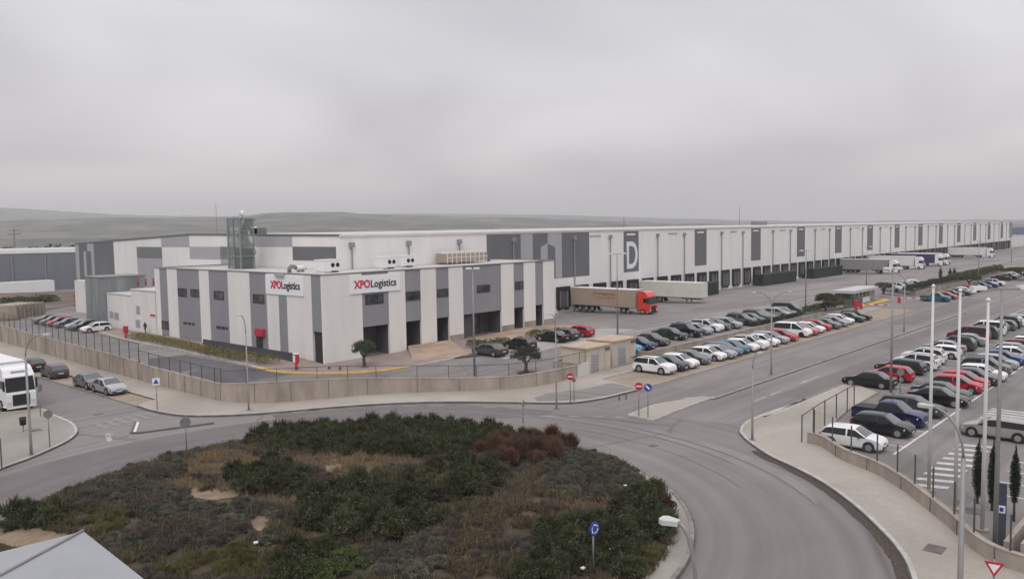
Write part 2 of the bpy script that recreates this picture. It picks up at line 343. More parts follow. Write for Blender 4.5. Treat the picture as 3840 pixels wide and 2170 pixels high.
K3 = smoothline([(330, 27.45), (82.3, 27.5), (69.3, 27.8), (62, 28.2), (58.5, 28.1), (55.8, 27.3), (54.2, 26.2), (52.9, 25.0), (50.8, 22.7), (49.0, 20.0), (47.1, 17.6), (44.5, 15.1), (42.4, 13.4), (39.9, 11.6), (37.2, 10.2), (32.5, 8.6), (26, 7.8)], 4)
RW = smoothline([(55.2, 22.0), (54.9, 20.9), (52.6, 18.7), (50.9, 16.1), (48.8, 14.0), (46.5, 12.2), (43.8, 10.2), (41.8, 8.9), (40.6, 7.7), (40.1, 6.2), (39.3, 2.5), (38, -4)], 4)
pavement('pavement', K3[4:]+[(26, -6), (37.9, -5)]+RW[::-1]+[(68.5, 23.6), (76, 23.9), (79, 27.2), (82.3, 27.3)], pave)
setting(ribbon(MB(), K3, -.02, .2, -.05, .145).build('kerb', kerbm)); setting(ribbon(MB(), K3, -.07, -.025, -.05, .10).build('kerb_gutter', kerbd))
# dead leaves gathered in the gutter of the right hand kerb
setting(sheet('gutter_leaves', [tuple(p) for p in offset(K3, -.1)[30:60]]+[(p[0]+random.uniform(-.07, .07), p[1]+random.uniform(-.07, .07)) for p in offset(K3, -.62)[30:60][::-1]], .01, mat('gutter litter', (.065, .05, .04), .95, .5, 6.)))
cp = [tuple(p) for p in RW]+[(38, -60), (330, -60), (330, 27.2), (79.5, 27.2), (76.5, 23.8), (68.5, 23.4)]
carpark = ground_mat('car park asphalt', (.165, .154, .148), (.22, .207, .197), .09, 9., 'u')
setting(sheet('car_park', cp, .014, carpark))
# raised paved plaza round the office
PL = smoothline([tuple(S(*p).to_2d()) for p in [(330, 1232), (481, 1277), (666, 1312), (859, 1356), (1013, 1391), (1100, 1400), (1180, 1402), (1327, 1400), (1455, 1389), (1519, 1379), (1626, 1360), (1690, 1347), (1754, 1328)]], 3)
plz = PL+[tuple(S(1930, 1320).to_2d()), (74, 67.6), (95.6, 67.6), (97, 76.6), (54.0, 76.4), (54.0, 150)]
setting(sheet('plaza', plz, .13, pink, lambda u, v: G(u, v), 3))
def edge_ribbon(name, pts, m, w=.3, z0=-.1, z1=.15):
    mb = MB(); ribbon(mb, pts, -w/2, w/2, lambda k: G(*pts[k])+z0, lambda k: G(*pts[k])+z1); return setting(mb.build(name, m))
i0 = 12; i1 = 28
edge_ribbon('kerb', PL[:i0], kerbm); edge_ribbon('yellow_kerb', PL[i0-1:i1], yell, .6); edge_ribbon('kerb', PL[i1-1:]+[(74, 67.5), (95.6, 67.5)], kerbm)
bed = [(74.5, 67.9), (95, 67.9), (95, 76.3), (76, 76.3), (75, 74)]
setting(sheet('gravel_bed', bed, .16, gravel, G, 4))
hb = PL[1:i0+1]
setting(sheet('gravel_bed', [tuple(p) for p in offset(hb, -.2)]+[tuple(p) for p in offset(hb, -2.6)[::-1]], .155, gravel, G, 3)) if False else None
# median kerb of the main road and the splitter islands
setting(ribbon(MB(), [(64.8, 34.3), (152, 34.1)], -.16, .16, -.01, .09).build('median_kerb', kerbd)); setting(ribbon(MB(), [(64.8, 34.3), (152, 34.1)], -.1, .1, .09, .1).build('median_kerb', conc))
isl2 = [(55.0, 36.6), (54.6, 34.1), (61.1, 34.45), (65.6, 34.5), (64.8, 35.4), (59.5, 36.9)]
pavement('traffic_island', isl2, pave); setting(ribbon(MB(), isl2+[isl2[0]], -.08, .08, -.02, .14).build('kerb', kerbm))
isl1 = [(28.6, 66.6), (26.9, 63.4), (27.3, 62.9), (32.5, 61.3), (30.2, 64.2)]
setting(sheet('traffic_island', isl1, .05, asphalt)); setting(ribbon(MB(), isl1[:4], -.1, .1, -.02, .11).build('kerb', kerbd)); setting(ribbon(MB(), isl1[:2], .1, .3, -.02, .115).build('kerb', clean))
# roundabout: kerb, paved apron, planted mound
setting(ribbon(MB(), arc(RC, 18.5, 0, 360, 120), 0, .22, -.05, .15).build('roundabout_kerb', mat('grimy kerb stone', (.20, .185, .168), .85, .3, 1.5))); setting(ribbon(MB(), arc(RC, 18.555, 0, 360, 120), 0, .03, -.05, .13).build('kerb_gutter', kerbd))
MC = (26.75, 36.15); MR = 17.75
setting(sheet('roundabout_apron', arc(RC, 18.3, 0, 360, 120)[:-1], .12, pave2))
def mound(u, v):
    r = math.hypot(u-MC[0], v-MC[1])/MR
    return .13+max(0, 1-r*r)*1.25+.22*NZ.noise(Vector((u*.22, v*.22, 3)))*cl(4*(1-r))
mm_ = MB(); n = 44; pts = []
for i in range(n+1):
    for j in range(96):
        a = 2*math.pi*j/96; r = MR*(i/n); u = MC[0]+r*math.cos(a); v = MC[1]+r*math.sin(a); mm_.v.append((u, v, mound(u, v)-(.12 if i == n else 0)))
for i in range(n):
    for j in range(96): mm_.f.append((i*96+j, (i+1)*96+j, (i+1)*96+(j+1) % 96, i*96+(j+1) % 96)); mm_.m.append(0)
soilm = ground_mat('mound soil', (.030, .024, .017), (.105, .078, .052), .3, 5.)
setting(mm_.build('planted_mound', soilm, None, True))

setting(sheet('office_parking', [(68.5, 62.2), (96, 62.2), (96, 67.4), (69.5, 67.4)], .016, ground_mat('pale concrete bays', (.30, .285, .27), (.37, .355, .335), .2, 6.), G, 3))
# darker resurfaced lane on the left and far sides of the roundabout, patches and tyre arcs
adark = ground_mat('dark roundabout asphalt', (.135, .120, .120), (.165, .149, .148), .12, 12., (26.36, 35.83)); adark2 = ground_mat('faint tyre mark', (.167, .150, .146), (.212, .193, .187), .3, 9.); alight = ground_mat('pale road patch', (.20, .18, .172), (.24, .218, .207), .3, 9.); amid = ground_mat('mid road patch', (.145, .13, .126), (.175, .158, .152), .3, 9.)
ao = [(p[0]+.25*NZ.noise(Vector((p[0]*.5, p[1]*.5, 2))), p[1]+.25*NZ.noise(Vector((p[0]*.5, p[1]*.5, 7)))) for p in arc(RC, 24.9, 62, 250, 90)]
setting(sheet('asphalt_patch', ao+arc(RC, 18.75, 30, 250, 60)[::-1], .008, adark))
setting(sheet('asphalt_patch', arc(RC, 27.2, 14, 66, 50)+arc(RC, 24.95, 62, 66, 4)[::-1]+[(RC[0]+r_*math.cos(rad(a_)), RC[1]+r_*math.sin(rad(a_))) for r_, a_ in ((22.6, 58), (21.8, 50), (21.6, 40), (22.0, 30), (23.2, 21), (25.2, 15))], .0085, adark))
for k, (a0, a1, r0, r1, mm2) in enumerate(((-40, 12, 22.6, 22.9, adark2), (-30, 30, 24.6, 24.8, adark2), (-48, -5, 25.6, 26.6, alight), (10, 48, 19.4, 20.3, alight))):
    A_, B_ = arc(RC, r1, a0, a1, 40), arc(RC, r0, a0, a1, 40); tk = MB(); zk = .012+.004*k
    for j in range(40):
        w0, w1 = [max(.03, math.sin(math.pi*(j+d)/40)**.5) for d in (0, 1)]
        f0 = [Vector(A_[j])*w0+Vector(B_[j])*(1-w0), Vector(A_[j+1])*w1+Vector(B_[j+1])*(1-w1)]
        tk.quad((B_[j][0], B_[j][1], zk), (f0[0].x, f0[0].y, zk), (f0[1].x, f0[1].y, zk), (B_[j+1][0], B_[j+1][1], zk))
    setting(tk.build('tyre_track', mm2))
for k, q in enumerate([q4(70, 96, 28.3, 30.6), q4(92, 120, 35.0, 38.2), q4(104, 150, 30.8, 33.2), q4(68, 79, 38.4, 40.8), q4(130, 180, 36, 40)]):
    setting(sheet('road_patch', q, .006, alight if k % 2 else amid))
# road paint
def paint(name, m, quads, z=.014, fn=None):
    mb = MB()
    for q in quads: mb.quad(*[(p[0], p[1], z+(fn(p[0], p[1]) if fn else 0)) for p in q])
    return setting(mb.build(name, m))
paint('give_way_line', worn2, [q4(26.2+k*.9, 26.7+k*.9, 66.8+.1*k, 69.6+.1*k) for k in range(6)])       # left street crossing bars
paint('road_arrow', worn, [[(24.6, 62.2), (25.0, 62.2), (25.6, 64.2), (25.25, 64.3)], [(25.1, 64.1), (25.9, 64.0), (25.75, 65.1)]])
am = []
for (u0, u1) in ((66, 68.6), (69.5, 71.8)): am.append([(u0, 31.0), (u1, 31.0), (u1, 31.22), (u0, 31.22)])
am.append([(76, 31.2), (78.4, 31.5), (78.4, 30.9)]); am.append([(78.3, 31.1), (81, 31.1), (81, 31.3), (78.3, 31.3)])
paint('road_arrow', worn, am, .014)
paint('hatch_marking', worn, [[(58+k*1.4, 36.6), (58.5+k*1.4, 36.6), (60.0+k*1.4, 34.9), (59.5+k*1.4, 34.9)] for k in range(5)], .01)
paint('give_way_line', worn, [[(49.5+k*1.1, 43.5-k*1.55), (49.9+k*1.1, 43.3-k*1.55), (50.4+k*1.1, 42.6-k*1.55), (50.0+k*1.1, 42.8-k*1.55)] for k in range(6)])
ring = []
for k in range(26):
    a0 = 20+k*5; p = arc(RC, 27.1, a0, a0+2.6, 1); q = arc(RC, 26.85, a0, a0+2.6, 1); ring.append([p[0], p[1], q[1], q[0]])
paint('give_way_line', worn2, ring)
paint('white_line', clean, [q4(56.4, 300, 16.6, 16.75)]+[q4(u, u+.12, 16.75, 21.4) for u in [58.6+2.6*k for k in range(90)] if not 69.4 < u < 73.4]+[q4(u, u+.12, 22.6, 27.0) for u in [79.9+2.7*k for k in range(60)]], .02)
paint('white_line', clean, [q4(55, 300, 5.2, 5.33)]+[q4(u, u+.12, 5.33, 10.2) for u in [51.5+2.6*k for k in range(90)]]+[q4(u, u+.12, .4, 5.2) for u in [51.5+2.6*k for k in range(90)]], .02)
paint('white_line', clean, [q4(91, 400, 61.3, 61.5)], .02, G)
paint('white_line', worn, [q4(57.2, 57.35, 16.7, 21.5)], .02)
# zebra crossing in the car park: from beside the flagpoles to the estate car
za = P(3485, 1822).to_2d(); zb = P(3660, 1672).to_2d(); zs = []
for k in range(9):
    t = k/8; c_ = za*(1-t)+zb*t; d = (zb-za).normalized(); w = Vector((.30, -.95))*1.0
    zs.append([tuple(c_-d*.27-w), tuple(c_+d*.27-w), tuple(c_+d*.27+w), tuple(c_-d*.27+w)])
zs = [[(p[0], p[1]) for p in q] for q in zs]
paint('zebra_crossing', mid_w, zs, .022)
z2 = [P(3790+0*k, 1610).to_2d()+Vector((k*.95, 0)) for k in range(8)]
paint('zebra_crossing', mid_w, [q4(p.x-.25, p.x+.25, p.y-.2, p.y+2.6) for p in z2], .022)
# manhole covers and drain grates are things
def cover(name, label, px_, w, l, z=.14, m=None):
    p = P(*px_, z); o = MB().box(-w/2, w/2, -l/2, l/2, 0, .012).build(name, m or kerbd); o.location = (p.x, p.y, z); tag(o, label, 'manhole cover'); return o
cover('manhole_cover', 'dark rectangular manhole cover in the right hand pavement beside the low wall', (3505, 2056), 1.0, .8)
cover('manhole_cover', 'dark manhole cover in the left corner pavement beside the arched lamp', (135, 1612), .7, .7)
cover('drain_cover', 'rectangular cover in the road at the mouth of the left street', (370, 1552), .7, .5, .003)
cover('drain_cover', 'dark cover in the asphalt between the traffic island and the roundabout', (2450, 1670), .6, .5, .003)
cover('manhole_cover', 'round dark cover inside the car park by the cypresses', (3650, 1915), 1.0, .9, .02)
cover('drain_grate', 'striped drain grate inside the car park between the flagpoles', (3598, 1882), .7, .5, .02)

# hills, far plain
def hills(name, prof, R0, R1, m, seed, amp):
    """a ridge between distances R0 and R1 whose crest follows the given skyline heights"""
    mb = MB(); nx = 180; ny = 16; xs = [p[0] for p in prof]
    for j in range(ny+1):
        t = j/ny; R_ = R0+(R1-R0)*t
        for i in range(nx+1):
            x = xs[0]+(xs[-1]-xs[0])*i/nx
            k = max(q for q in range(len(prof)-1) if prof[q][0] <= x+1e-6); a, b = prof[k], prof[k+1]; y = a[1]+(b[1]-a[1])*(x-a[0])/(b[0]-a[0])
            d = ray(x, y); dh = math.hypot(d.x, d.y); crest = H+d.z/dh*R1
            u = d.x/dh*R_; v = d.y/dh*R_
            zz = crest*(t**.8)+amp*NZ.fractal(Vector((u*.004, v*.004, seed)), 1., 2., 4)*(.35+t)*.8*math.sin(math.pi*min(1, t*1.0)) + (amp*.16*NZ.noise(Vector((u*.03, v*.03, seed))) if j == ny else 0)
            mb.v.append((u, v, max(-.4, zz)-(0 if j else .5)))
    for j in range(ny):
        for i in range(nx): a = j*(nx+1)+i; mb.f.append((a, a+nx+1, a+nx+2, a+1)); mb.m.append(0)
    return setting(mb.build(name, m, None, True))
hills('hills', [(-900, 838), (0, 828), (200, 822), (420, 815), (620, 818), (860, 812), (940, 806), (990, 799), (1100, 796), (1230, 794), (1310, 796), (1330, 800), (1500, 806), (1700, 812), (1850, 814), (2000, 818), (2200, 826), (2400, 832), (2600, 840), (3200, 842), (4400, 838)], 1500, 3000, hillm, 3, 16)
hills('far_hills', [(-900, 785), (0, 778), (150, 786), (300, 796), (500, 806), (800, 812), (1100, 808), (1600, 800), (2100, 806), (2500, 818), (2800, 826), (3200, 832), (3600, 826), (4400, 820)], 3600, 5600, hillm, 9, 22)
# ================================================================ BUILDINGS
# ---- the long distribution hall
HU, HV, HE = 66.26, 89.5, 491.
def gable(v): return 14.65+(v-89.5)/40.5*.38 if v < 130 else 15.03-(v-130)/48.*1.6
hall = thing('distribution_hall', 'very long white hall with grey panels, a big D and truck docks', 'warehouse', (HU, HV, 0))
def hp(mb, name, m, parent=hall, smooth=False):
    o = mb.build(name, m, parent, smooth); o.location = -Vector(parent.location) if parent else (0, 0, 0); return o
mb = MB(); cs = [(89.5, -.2), (178.2, -.2), (178.2, 13.43), (130, 15.03), (89.5, 14.65)]
for u in (HU, HE): mb.v += [(u, v, z) for v, z in cs]
mb.f = [(4, 3, 2, 1, 0), (5, 6, 7, 8, 9), (0, 1, 6, 5), (1, 2, 7, 6), (4, 0, 5, 9)]; mb.m = [0]*5; hp(mb, 'wall', cream)
mb = MB(); mb.v = [(u, v, z+.02) for u in (HU-.1, HE+.1) for v, z in ((89.3, 14.65), (130, 15.03), (178.4, 13.43))]; mb.f = [(0, 3, 4, 1), (1, 4, 5, 2)]; mb.m = [0, 0]; hp(mb, 'roof', roofm)
mb = MB()
for a, b in (((89.4, 14.55), (130, 14.95)), ((130, 14.95), (178.3, 13.35))):
    i = len(mb.v); mb.v += [(HU-.12, a[0], a[1]), (HU-.12, b[0], b[1]), (HU-.12, b[0], b[1]+.28), (HU-.12, a[0], a[1]+.28), (HU+.3, a[0], a[1]), (HU+.3, b[0], b[1]), (HU+.3, b[0], b[1]+.28), (HU+.3, a[0], a[1]+.28)]
    mb.f += [(i+0, i+3, i+2, i+1), (i+3, i+7, i+6, i+2), (i+4, i+5, i+6, i+7), (i+0, i+1, i+5, i+4), (i, i+4, i+7, i+3), (i+1, i+2, i+6, i+5)]; mb.m += [0]*6
hp(mb, 'coping', dgrey); hp(MB().box(HU-.1, HE+.1, 89.32, 89.62, 14.5, 14.78), 'coping', cwhite)
def panelU(x0, x1, yt, yb, m, ym=950, proud=.05, name='grey_panel'):
    v1 = onU(x0, ym, HU)[0]; v0 = onU(x1, ym, HU)[0]; xm = (x0+x1)/2
    zb = onU(xm, yb, HU)[1] if yb else .0
    zt = (lambda u, v: gable(v)-.12) if yt is None else (lambda u, v: onU(xm, yt, HU)[1])
    return hp(MB().prism([(HU-proud, v0+.02), (HU, v0+.02), (HU, v1-.02), (HU-proud, v1-.02)], zb, zt), name, m)
for x0, x1, yt, yb, m, pr in [(297, 328, None, 1052, dgrey, .05), (328, 353, None, None, lgrey, .05), (353, 427, None, None, dgrey, .05), (314, 324, 942, 1052, lgrey, .07), (327, 342, 942, None, dgrey, .07), (283, 297, None, 1052, lgrey, .04),
    (514, 607.5, 925.7, 968, ggrey, .05), (514, 607.5, 968.6, None, lgrey, .04), (607.5, 712, None, 925.2, lgrey, .05), (712, 827, 925, 971, lgrey, .05), (827, 956, 925, 972, ggrey, .05), (827, 956, 972.6, None, lgrey, .04), (956, 1098, None, 924, lgrey, .05), (1098, 1261, 925, 977, mat('x', (0, 0, 0)) if False else dgrey, .05)]:
    panelU(x0, x1, yt, yb, m, proud=pr)
def panelV(u0, u1, z0, z1, m, pr=.05, name='grey_panel'): return hp(MB().box(u0, u1, HV-pr, HV, z0, z1), name, m)
def ux(x, y=930): return onV(x, y, HV)[0]
panelV(ux(1825), ux(1952), 6.4, 14.3, dgrey); panelV(ux(1952)+.02, ux(1997), 6.4, 14.3, lgrey); panelV(ux(1997)+.02, ux(2053), 6.4, 14.3, dgrey); panelV(ux(2053)+.02, ux(2106), 6.4, 14.3, lgrey); panelV(ux(2106)+.02, ux(2209), 6.4, 14.3, dgrey)
for xa, xb, ya, yb_, m in ((2026.6, 2052.5, 927, 911, lgrey), (2054, 2081, 914, 927, dgrey)):
    ua, ub = ux(xa), ux(xb); za, zb = onV(xa, ya, HV)[1], onV(xb, yb_, HV)[1]
    mb = MB(); mb.v = [(u, v, z) for v in (HV-.08, HV-.02) for u, z in ((ua, 6.4), (ub, 6.4), (ub, zb), (ua, za))]; mb.f = [(0, 1, 2, 3), (7, 6, 5, 4), (0, 4, 5, 1), (1, 5, 6, 2), (2, 6, 7, 3), (3, 7, 4, 0)]; mb.m = [0]*6; hp(mb, 'house_panel', m)
U0, BAY = ux(2338.5), 27.62
for k in range(13):
    u = U0+k*BAY
    if u+5.2 > HE-.3: break
    panelV(u, u+5.25, 6.4, 14.3, dgrey); hp(MB().box(u+1.0, u+3.9, HV-.13, HV-.05, 13.5, 13.85), 'vent', pwhite)
panelV(HE-7, HE-.1, 6.4, 14.3, grey)
for k in range(-1, 12): hp(MB().box(U0+(k+.6)*BAY, U0+(k+.68)*BAY+1.2, HV-.1, HV, 13.5, 13.75), 'vent', lgrey)
dl = text('D', 7.4, pwhite, (U0+2.75, HV-.1, 9.35), FV, 'letter', hall, .03, .12, .78); dl.location = Vector((U0+2.75, HV-.1, 9.35))-Vector(hall.location)
pipes = [ux(x) for x in (1316, 1530, 1720, 1922, 2151)]+[U0+(k+f_)*BAY for k in range(-1, 13) for f_ in (.44, .83) if U0+(k+f_)*BAY < HE-2 and not (k == -1 and f_ < .5)]
for u in pipes:
    mb = MB().tube([(u, HV-.22, .3), (u, HV-.22, 13.1)], .115, 6); mb.box(u-.36, u+.36, HV-.45, HV-.02, 13.05, 13.7); hp(mb, 'downpipe', pipem)
# rooftop pieces seen against the sky
for x, w, hgt, m in ((3180, 6, .9, coping), (1322, 3, .9, pwhite), (1360, 3, .7, dgrey)):
    u = ux(x); hp(MB().box(u, u+w, 118, 121, 14.8, 14.93+hgt+.3), 'roof_unit', m)
# docks
dgl = mat('dock door grey', (.10, .10, .105), .6, .15, 1.); UD = ux(2659, 1060)
dock0 = None
for n in range(-10, 58):
    u = UD+5.527*n
    if dock0 is None:
        mb = MB(); w = 3.55
        mb.box(0, .5, -.5, -.01, 1.15, 4.85).box(w-.5, w, -.5, -.01, 1.15, 4.85).box(.5, w-.5, -.5, -.01, 4.2, 4.85).box(.3, 1.0, -.35, -.01, .75, 1.15).box(w-1., w-.3, -.35, -.01, .75, 1.15).box(.9, w-.9, -.5, -.01, .95, 1.15)
        dock0 = hp(mb, 'dock_shelter', black); dd = MB().box(.51, w-.51, -.2, -.02, 1.15, 4.19); [dd.box(.51, w-.51, -.23, -.2, 1.7+j*.6, 1.74+j*.6) for j in range(4)]; o = dd.build('dock_door', dgl, dock0); dk = dock0
        MB().box(.55, .85, -.42, -.25, 1.2, 4.15).build('dock_curtain', steel, dock0); MB().box(w-.85, w-.55, -.42, -.25, 1.2, 4.15).build('dock_curtain', steel, dock0)
    else: dk = copy_tree(dock0, hall)
    dk.location = (u-HU, 0, 0)


# ---- the two-storey office
OV, OU = 76.5, 54.1
office = thing('office_building', 'two-storey office block with white and grey vertical cladding, in front of the hall', 'office building', (OU, OV, 0))
def ob(mb, name, m, parent=office, smooth=False):
    o = mb.build(name, m, None, smooth); o.parent = parent
    if parent is office: o.location = -Vector(office.location)
    return o
VE = onU(579, 1010, OU)[0]
RL = [(OU+.05, OV+.05), (95.45, OV+.05), (95.45, 89.38), (66.15, 89.38), (66.15, VE-.05), (OU+.05, VE-.05)]
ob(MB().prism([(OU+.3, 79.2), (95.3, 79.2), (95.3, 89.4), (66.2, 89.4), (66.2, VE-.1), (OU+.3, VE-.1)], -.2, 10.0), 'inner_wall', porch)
ob(MB().prism([(OU+.35, OV+.4), (95.2, OV+.4), (95.2, 89.35), (66.1, 89.35), (66.1, VE-.3), (OU+.35, VE-.3)], 9.98, 10.08), 'roof', roofm)
cp_ = MB(); R2 = [(OU-.06, OV-.06), (95.56, OV-.06), (95.56, 89.3)]; cp_.box(OU-.06, 95.56, OV-.06, OV+.42, 10.36, 10.48).box(95.2, 95.56, OV+.42, 89.3, 10.36, 10.48).box(OU-.06, OU+.42, OV+.42, VE, 10.36, 10.48).box(OU+.42, 66.1, VE-.35, VE, 10.36, 10.48)
ob(cp_, 'coping', coping)
ob(MB().box(95.2, 95.5, 79.2, 89.3, -.1, 10.36).box(OU+.3, 66.1, VE-.3, VE, -.1, 10.36), 'wall', white)
def uo(x, y=1015): return onV(x, y, OV)[0]
def win(pl, a0, a1, z0, z1, name='window', n=2, parent=None):
    """a window standing a hand's breadth proud: pl=('V',plane) faces -V, ('U',plane) faces -U"""
    ax, c_ = pl; t = .07; fr = MB(); pn = MB()
    def bx(mb, a, b, d0, d1, e0, e1):
        mb.box(a, b, c_-d1, c_-d0, e0, e1) if ax == 'V' else mb.box(c_-d1, c_-d0, a, b, e0, e1)
    bx(fr, a0, a0+t, .003, .06, z0, z1); bx(fr, a1-t, a1, .003, .06, z0, z1); bx(fr, a0+t, a1-t, .003, .06, z0, z0+t); bx(fr, a0+t, a1-t, .003, .06, z1-t, z1)
    for k in range(1, n): m_ = a0+(a1-a0)*k/n; bx(fr, m_-.03, m_+.03, .003, .055, z0+t, z1-t)
    bx(pn, a0+t, a1-t, .004, .02, z0+t, z1-t)
    f_ = ob(fr, name, frame); o = pn.build('pane', glass); o.parent = f_; return f_
edges = [1207, 1355, 1455, 1517.5, 1576, 1634, 1682, 1735, 1878.6, 1926, 1964, 2007, 2037, 2078]
wins = {1: (1370, 1438, 1103, 1140), 3: (1522, 1577, 1092, 1126), 5: (1639, 1682, 1083, 1113), 7: (1789, 1838, 1068, 1096), 9: (1932, 1963, 1055, 1085)}
opens = {1: (1407, 1221), 3: (1550, 1203), 5: (1662, 1190), 7: (1810, 1171), 9: (1947, 1152), 11: (2022, 1143)}
for i in range(13):
    a, b = uo(edges[i]), uo(edges[i+1])
    if i % 2 == 0:
        a_ = OU if i == 0 else a
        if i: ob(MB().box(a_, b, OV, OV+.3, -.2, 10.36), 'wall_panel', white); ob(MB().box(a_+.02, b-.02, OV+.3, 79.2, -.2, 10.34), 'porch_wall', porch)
        else: ob(MB().prism([(OU, OV), (b, OV), (b, 79.2), (OU+.36, 79.2), (OU+.36, OV+.28), (OU, OV+.28)], -.2, 10.36), 'wall_panel', white)
        if i >= 6: ob(MB().box(a+.01, b-.01, OV-.04, OV, -.1, G(a, 76)+.95), 'plinth', conc)
    else:
        zo = onV(*opens[i], OV)[1]
        ob(MB().box(a+.004, b-.004, OV+.06, 79.2, zo, 10.34), 'grey_panel', grey)
        if i in wins:
            x0, x1, y0, y1 = wins[i]; xm = (x0+x1)/2; win(('V', OV+.06), max(onV(x0, y0, OV)[0], a+.1), min(onV(x1, y0, OV)[0], b-.1), onV(xm, y1, OV)[1], onV(xm, y0, OV)[1], n=3 if i == 1 else 2)
        g_ = G(a, 76)+.13
        if i == 7:
            win(('V', 79.2), a+2.2, a+4.1, g_+1.1, g_+2.6); ob(MB().box(b-3.4, b-1.6, 79.12, 79.19, g_, g_+2.9), 'door', glass)
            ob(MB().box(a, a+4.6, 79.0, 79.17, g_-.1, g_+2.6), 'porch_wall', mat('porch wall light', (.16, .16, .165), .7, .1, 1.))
        elif i in (1, 3, 5): win(('V', 79.2), a+.3, a+1.1, g_+.9, g_+2.9, n=1)
        else: ob(MB().box(a+.2, b-.2, 79.12, 79.19, g_, g_+2.9), 'door', frame)
def vo(x, y=1040): return onU(x, y, OU)[0]
ed = [579, 598, 626, 659.5, 663, 746, 782, 853, 934, 997, 1165]
cols = [white, grey, white, white, grey, white, grey, white, grey, white]
for i in range(10):
    ob(MB().box(OU+(.03 if cols[i] is grey else 0), OU+.3, vo(ed[i+1])+.003, vo(ed[i]), -.2, 10.36), 'grey_panel' if cols[i] is grey else 'wall_panel', cols[i])
zdo = onU(1180, 1243, OU)[1]
ob(MB().box(OU+.04, OU+.3, 79.2, vo(1165)-.003, -.2, 10.36).box(OU+.04, OU+.5, OV+.003+2.7*0, 79.2, zdo, 10.34) if False else MB().box(OU+.04, OU+.3, OV+.3, vo(1165)-.003, zdo, 10.35), 'grey_panel', grey)
ob(MB().box(OU+.28, OU+.34, OV+.35, vo(1165)-.02, 0, zdo), 'door', frame)
ob(MB().box(OU-.05, OU-.002, vo(1072), vo(1043), .3, onU(1055, 1108, OU)[1]), 'grey_panel', grey)
for x0, x1, y0, y1, n in [(667.5, 699, 1081, 1112, 2), (714, 744.5, 1084, 1113, 2), (801.5, 838, 1091, 1123, 2), (948, 990, 1103, 1137, 2), (606, 631, 1203, 1235, 2), (688, 701, 1207, 1215, 1), (706, 716, 1209, 1217, 1), (720, 729, 1211, 1219, 1), (812, 826, 1222, 1232, 1), (830, 843, 1224, 1234, 1), (847, 853, 1226, 1235, 1)]:
    xm = (x0+x1)/2; win(('U', OU+.03), vo(x1, y0), vo(x0, y0), onU(xm, y1, OU)[1], onU(xm, y0, OU)[1], n=n, name='window')
ob(MB().box(OU-.05, OU+.02, vo(985, 1290), vo(963, 1290), .5, onU(974, 1260, OU)[1]), 'door', frame)
ob(MB().box(OU-.4, OU-.02, vo(1070), vo(1040), onU(1055, 1037, OU)[1], onU(1055, 1025, OU)[1]), 'air_conditioner', lgrey)
# red lit-less sign boxes, sign boards and their lettering
def sign_board(pl, x0, x1, y0, y1, tx0, tx1, ty, size, label):
    ax, c_ = pl; f_ = (lambda x, y: onV(x, y, c_)) if ax == 'V' else (lambda x, y: onU(x, y, c_))
    a0, a1 = sorted((f_(x0, 1060)[0], f_(x1, 1060)[0])); xm = (x0+x1)/2; z0, z1 = f_(xm, y1)[1], f_(xm, y0)[1]
    if ax == 'V': mb = MB().box(a0, a1, c_-.14, c_-.003, z0, z1); o = mb.build('sign_board', mat('sign board white', (.80, .815, .83), .4, 0))
    else: mb = MB().box(c_-.14, c_-.003, a0, a1, z0, z1); o = mb.build('sign_board', mat('sign board white', (.80, .815, .83), .4, 0))
    tag(o, label, 'sign', 'company sign boards on the office')
    b0, b1 = f_(tx0, ty)[0], f_(tx1, ty)[0]; W_ = abs(b1-b0); zc_ = f_((tx0+tx1)/2, ty)[1]; s = 1 if ax == 'V' else -1; rot = FV if ax == 'V' else FU
    red = mat('sign red', (.62, .015, .05), .5, 0); blk = mat('sign black', (.012, .012, .012), .5, 0)
    for txt, t0, t1, m, off in (('XPO', 0., .375, red, .035), ('Logistics', .385, 1., blk, .012)):
        o_ = text(txt, size, m, (0, 0, 0), rot, 'lettering', o, .02, off); w = o_.dimensions.x; k = W_*(t1-t0)/w; mid = b0+s*W_*(t0+t1)/2
        o_.scale = (k, 1, 1); o_.location = (mid, c_-.17, zc_) if ax == 'V' else (c_-.17, mid, zc_)
sign_board(('V', OV), 1310, 1498, 1029, 1095, 1325, 1482, 1063, 1.25, 'larger sign board with red and black lettering, facing the car park')
sign_board(('U', OU), 999, 1139, 1033, 1105, 1019, 1128, 1070, 1.25, 'smaller sign board with red and black lettering on the left side wall')
rb = MB().box(OU-.5, OU-.06, vo(987), vo(960), onU(973, 1257, OU)[1], onU(973, 1231, OU)[1]).build('red_sign_box', mat('dull red paint', (.50, .03, .06), .5, .05, 2.)); tag(rb, 'square red sign box above the side door of the office', 'sign')
# glass-grey guard rail wall of the sunken ramp along the left side
v1, v0 = vo(819, 1290), vo(1160, 1340); gw = MB().box(OU-2.1, OU-2.0, v0, v1, .3, 1.65); o = gw.build('ramp_screen', mat('smoked screen', (.07, .075, .09), .25, .1, 1.)); tag(o, 'long low smoked grey screen along the foot of the office side wall', 'screen')
# tan ramp up to the entrance terrace
rp = [S(1547, 1357), S(1759, 1333), S(1690, 1289), S(1530, 1312)]
mb = MB(); zt = [G(p.x, p.y)+h_ for p, h_ in zip(rp, (.14, .14, .55, .55))]
mb.v = [(p.x, p.y, -.1) for p in rp]+[(p.x, p.y, z) for p, z in zip(rp, zt)]; mb.f = [(4, 5, 6, 7), (0, 1, 5, 4), (1, 2, 6, 5), (2, 3, 7, 6), (3, 0, 4, 7)]; mb.m = [0]*5
setting(mb.build('entrance_ramp', gravel))

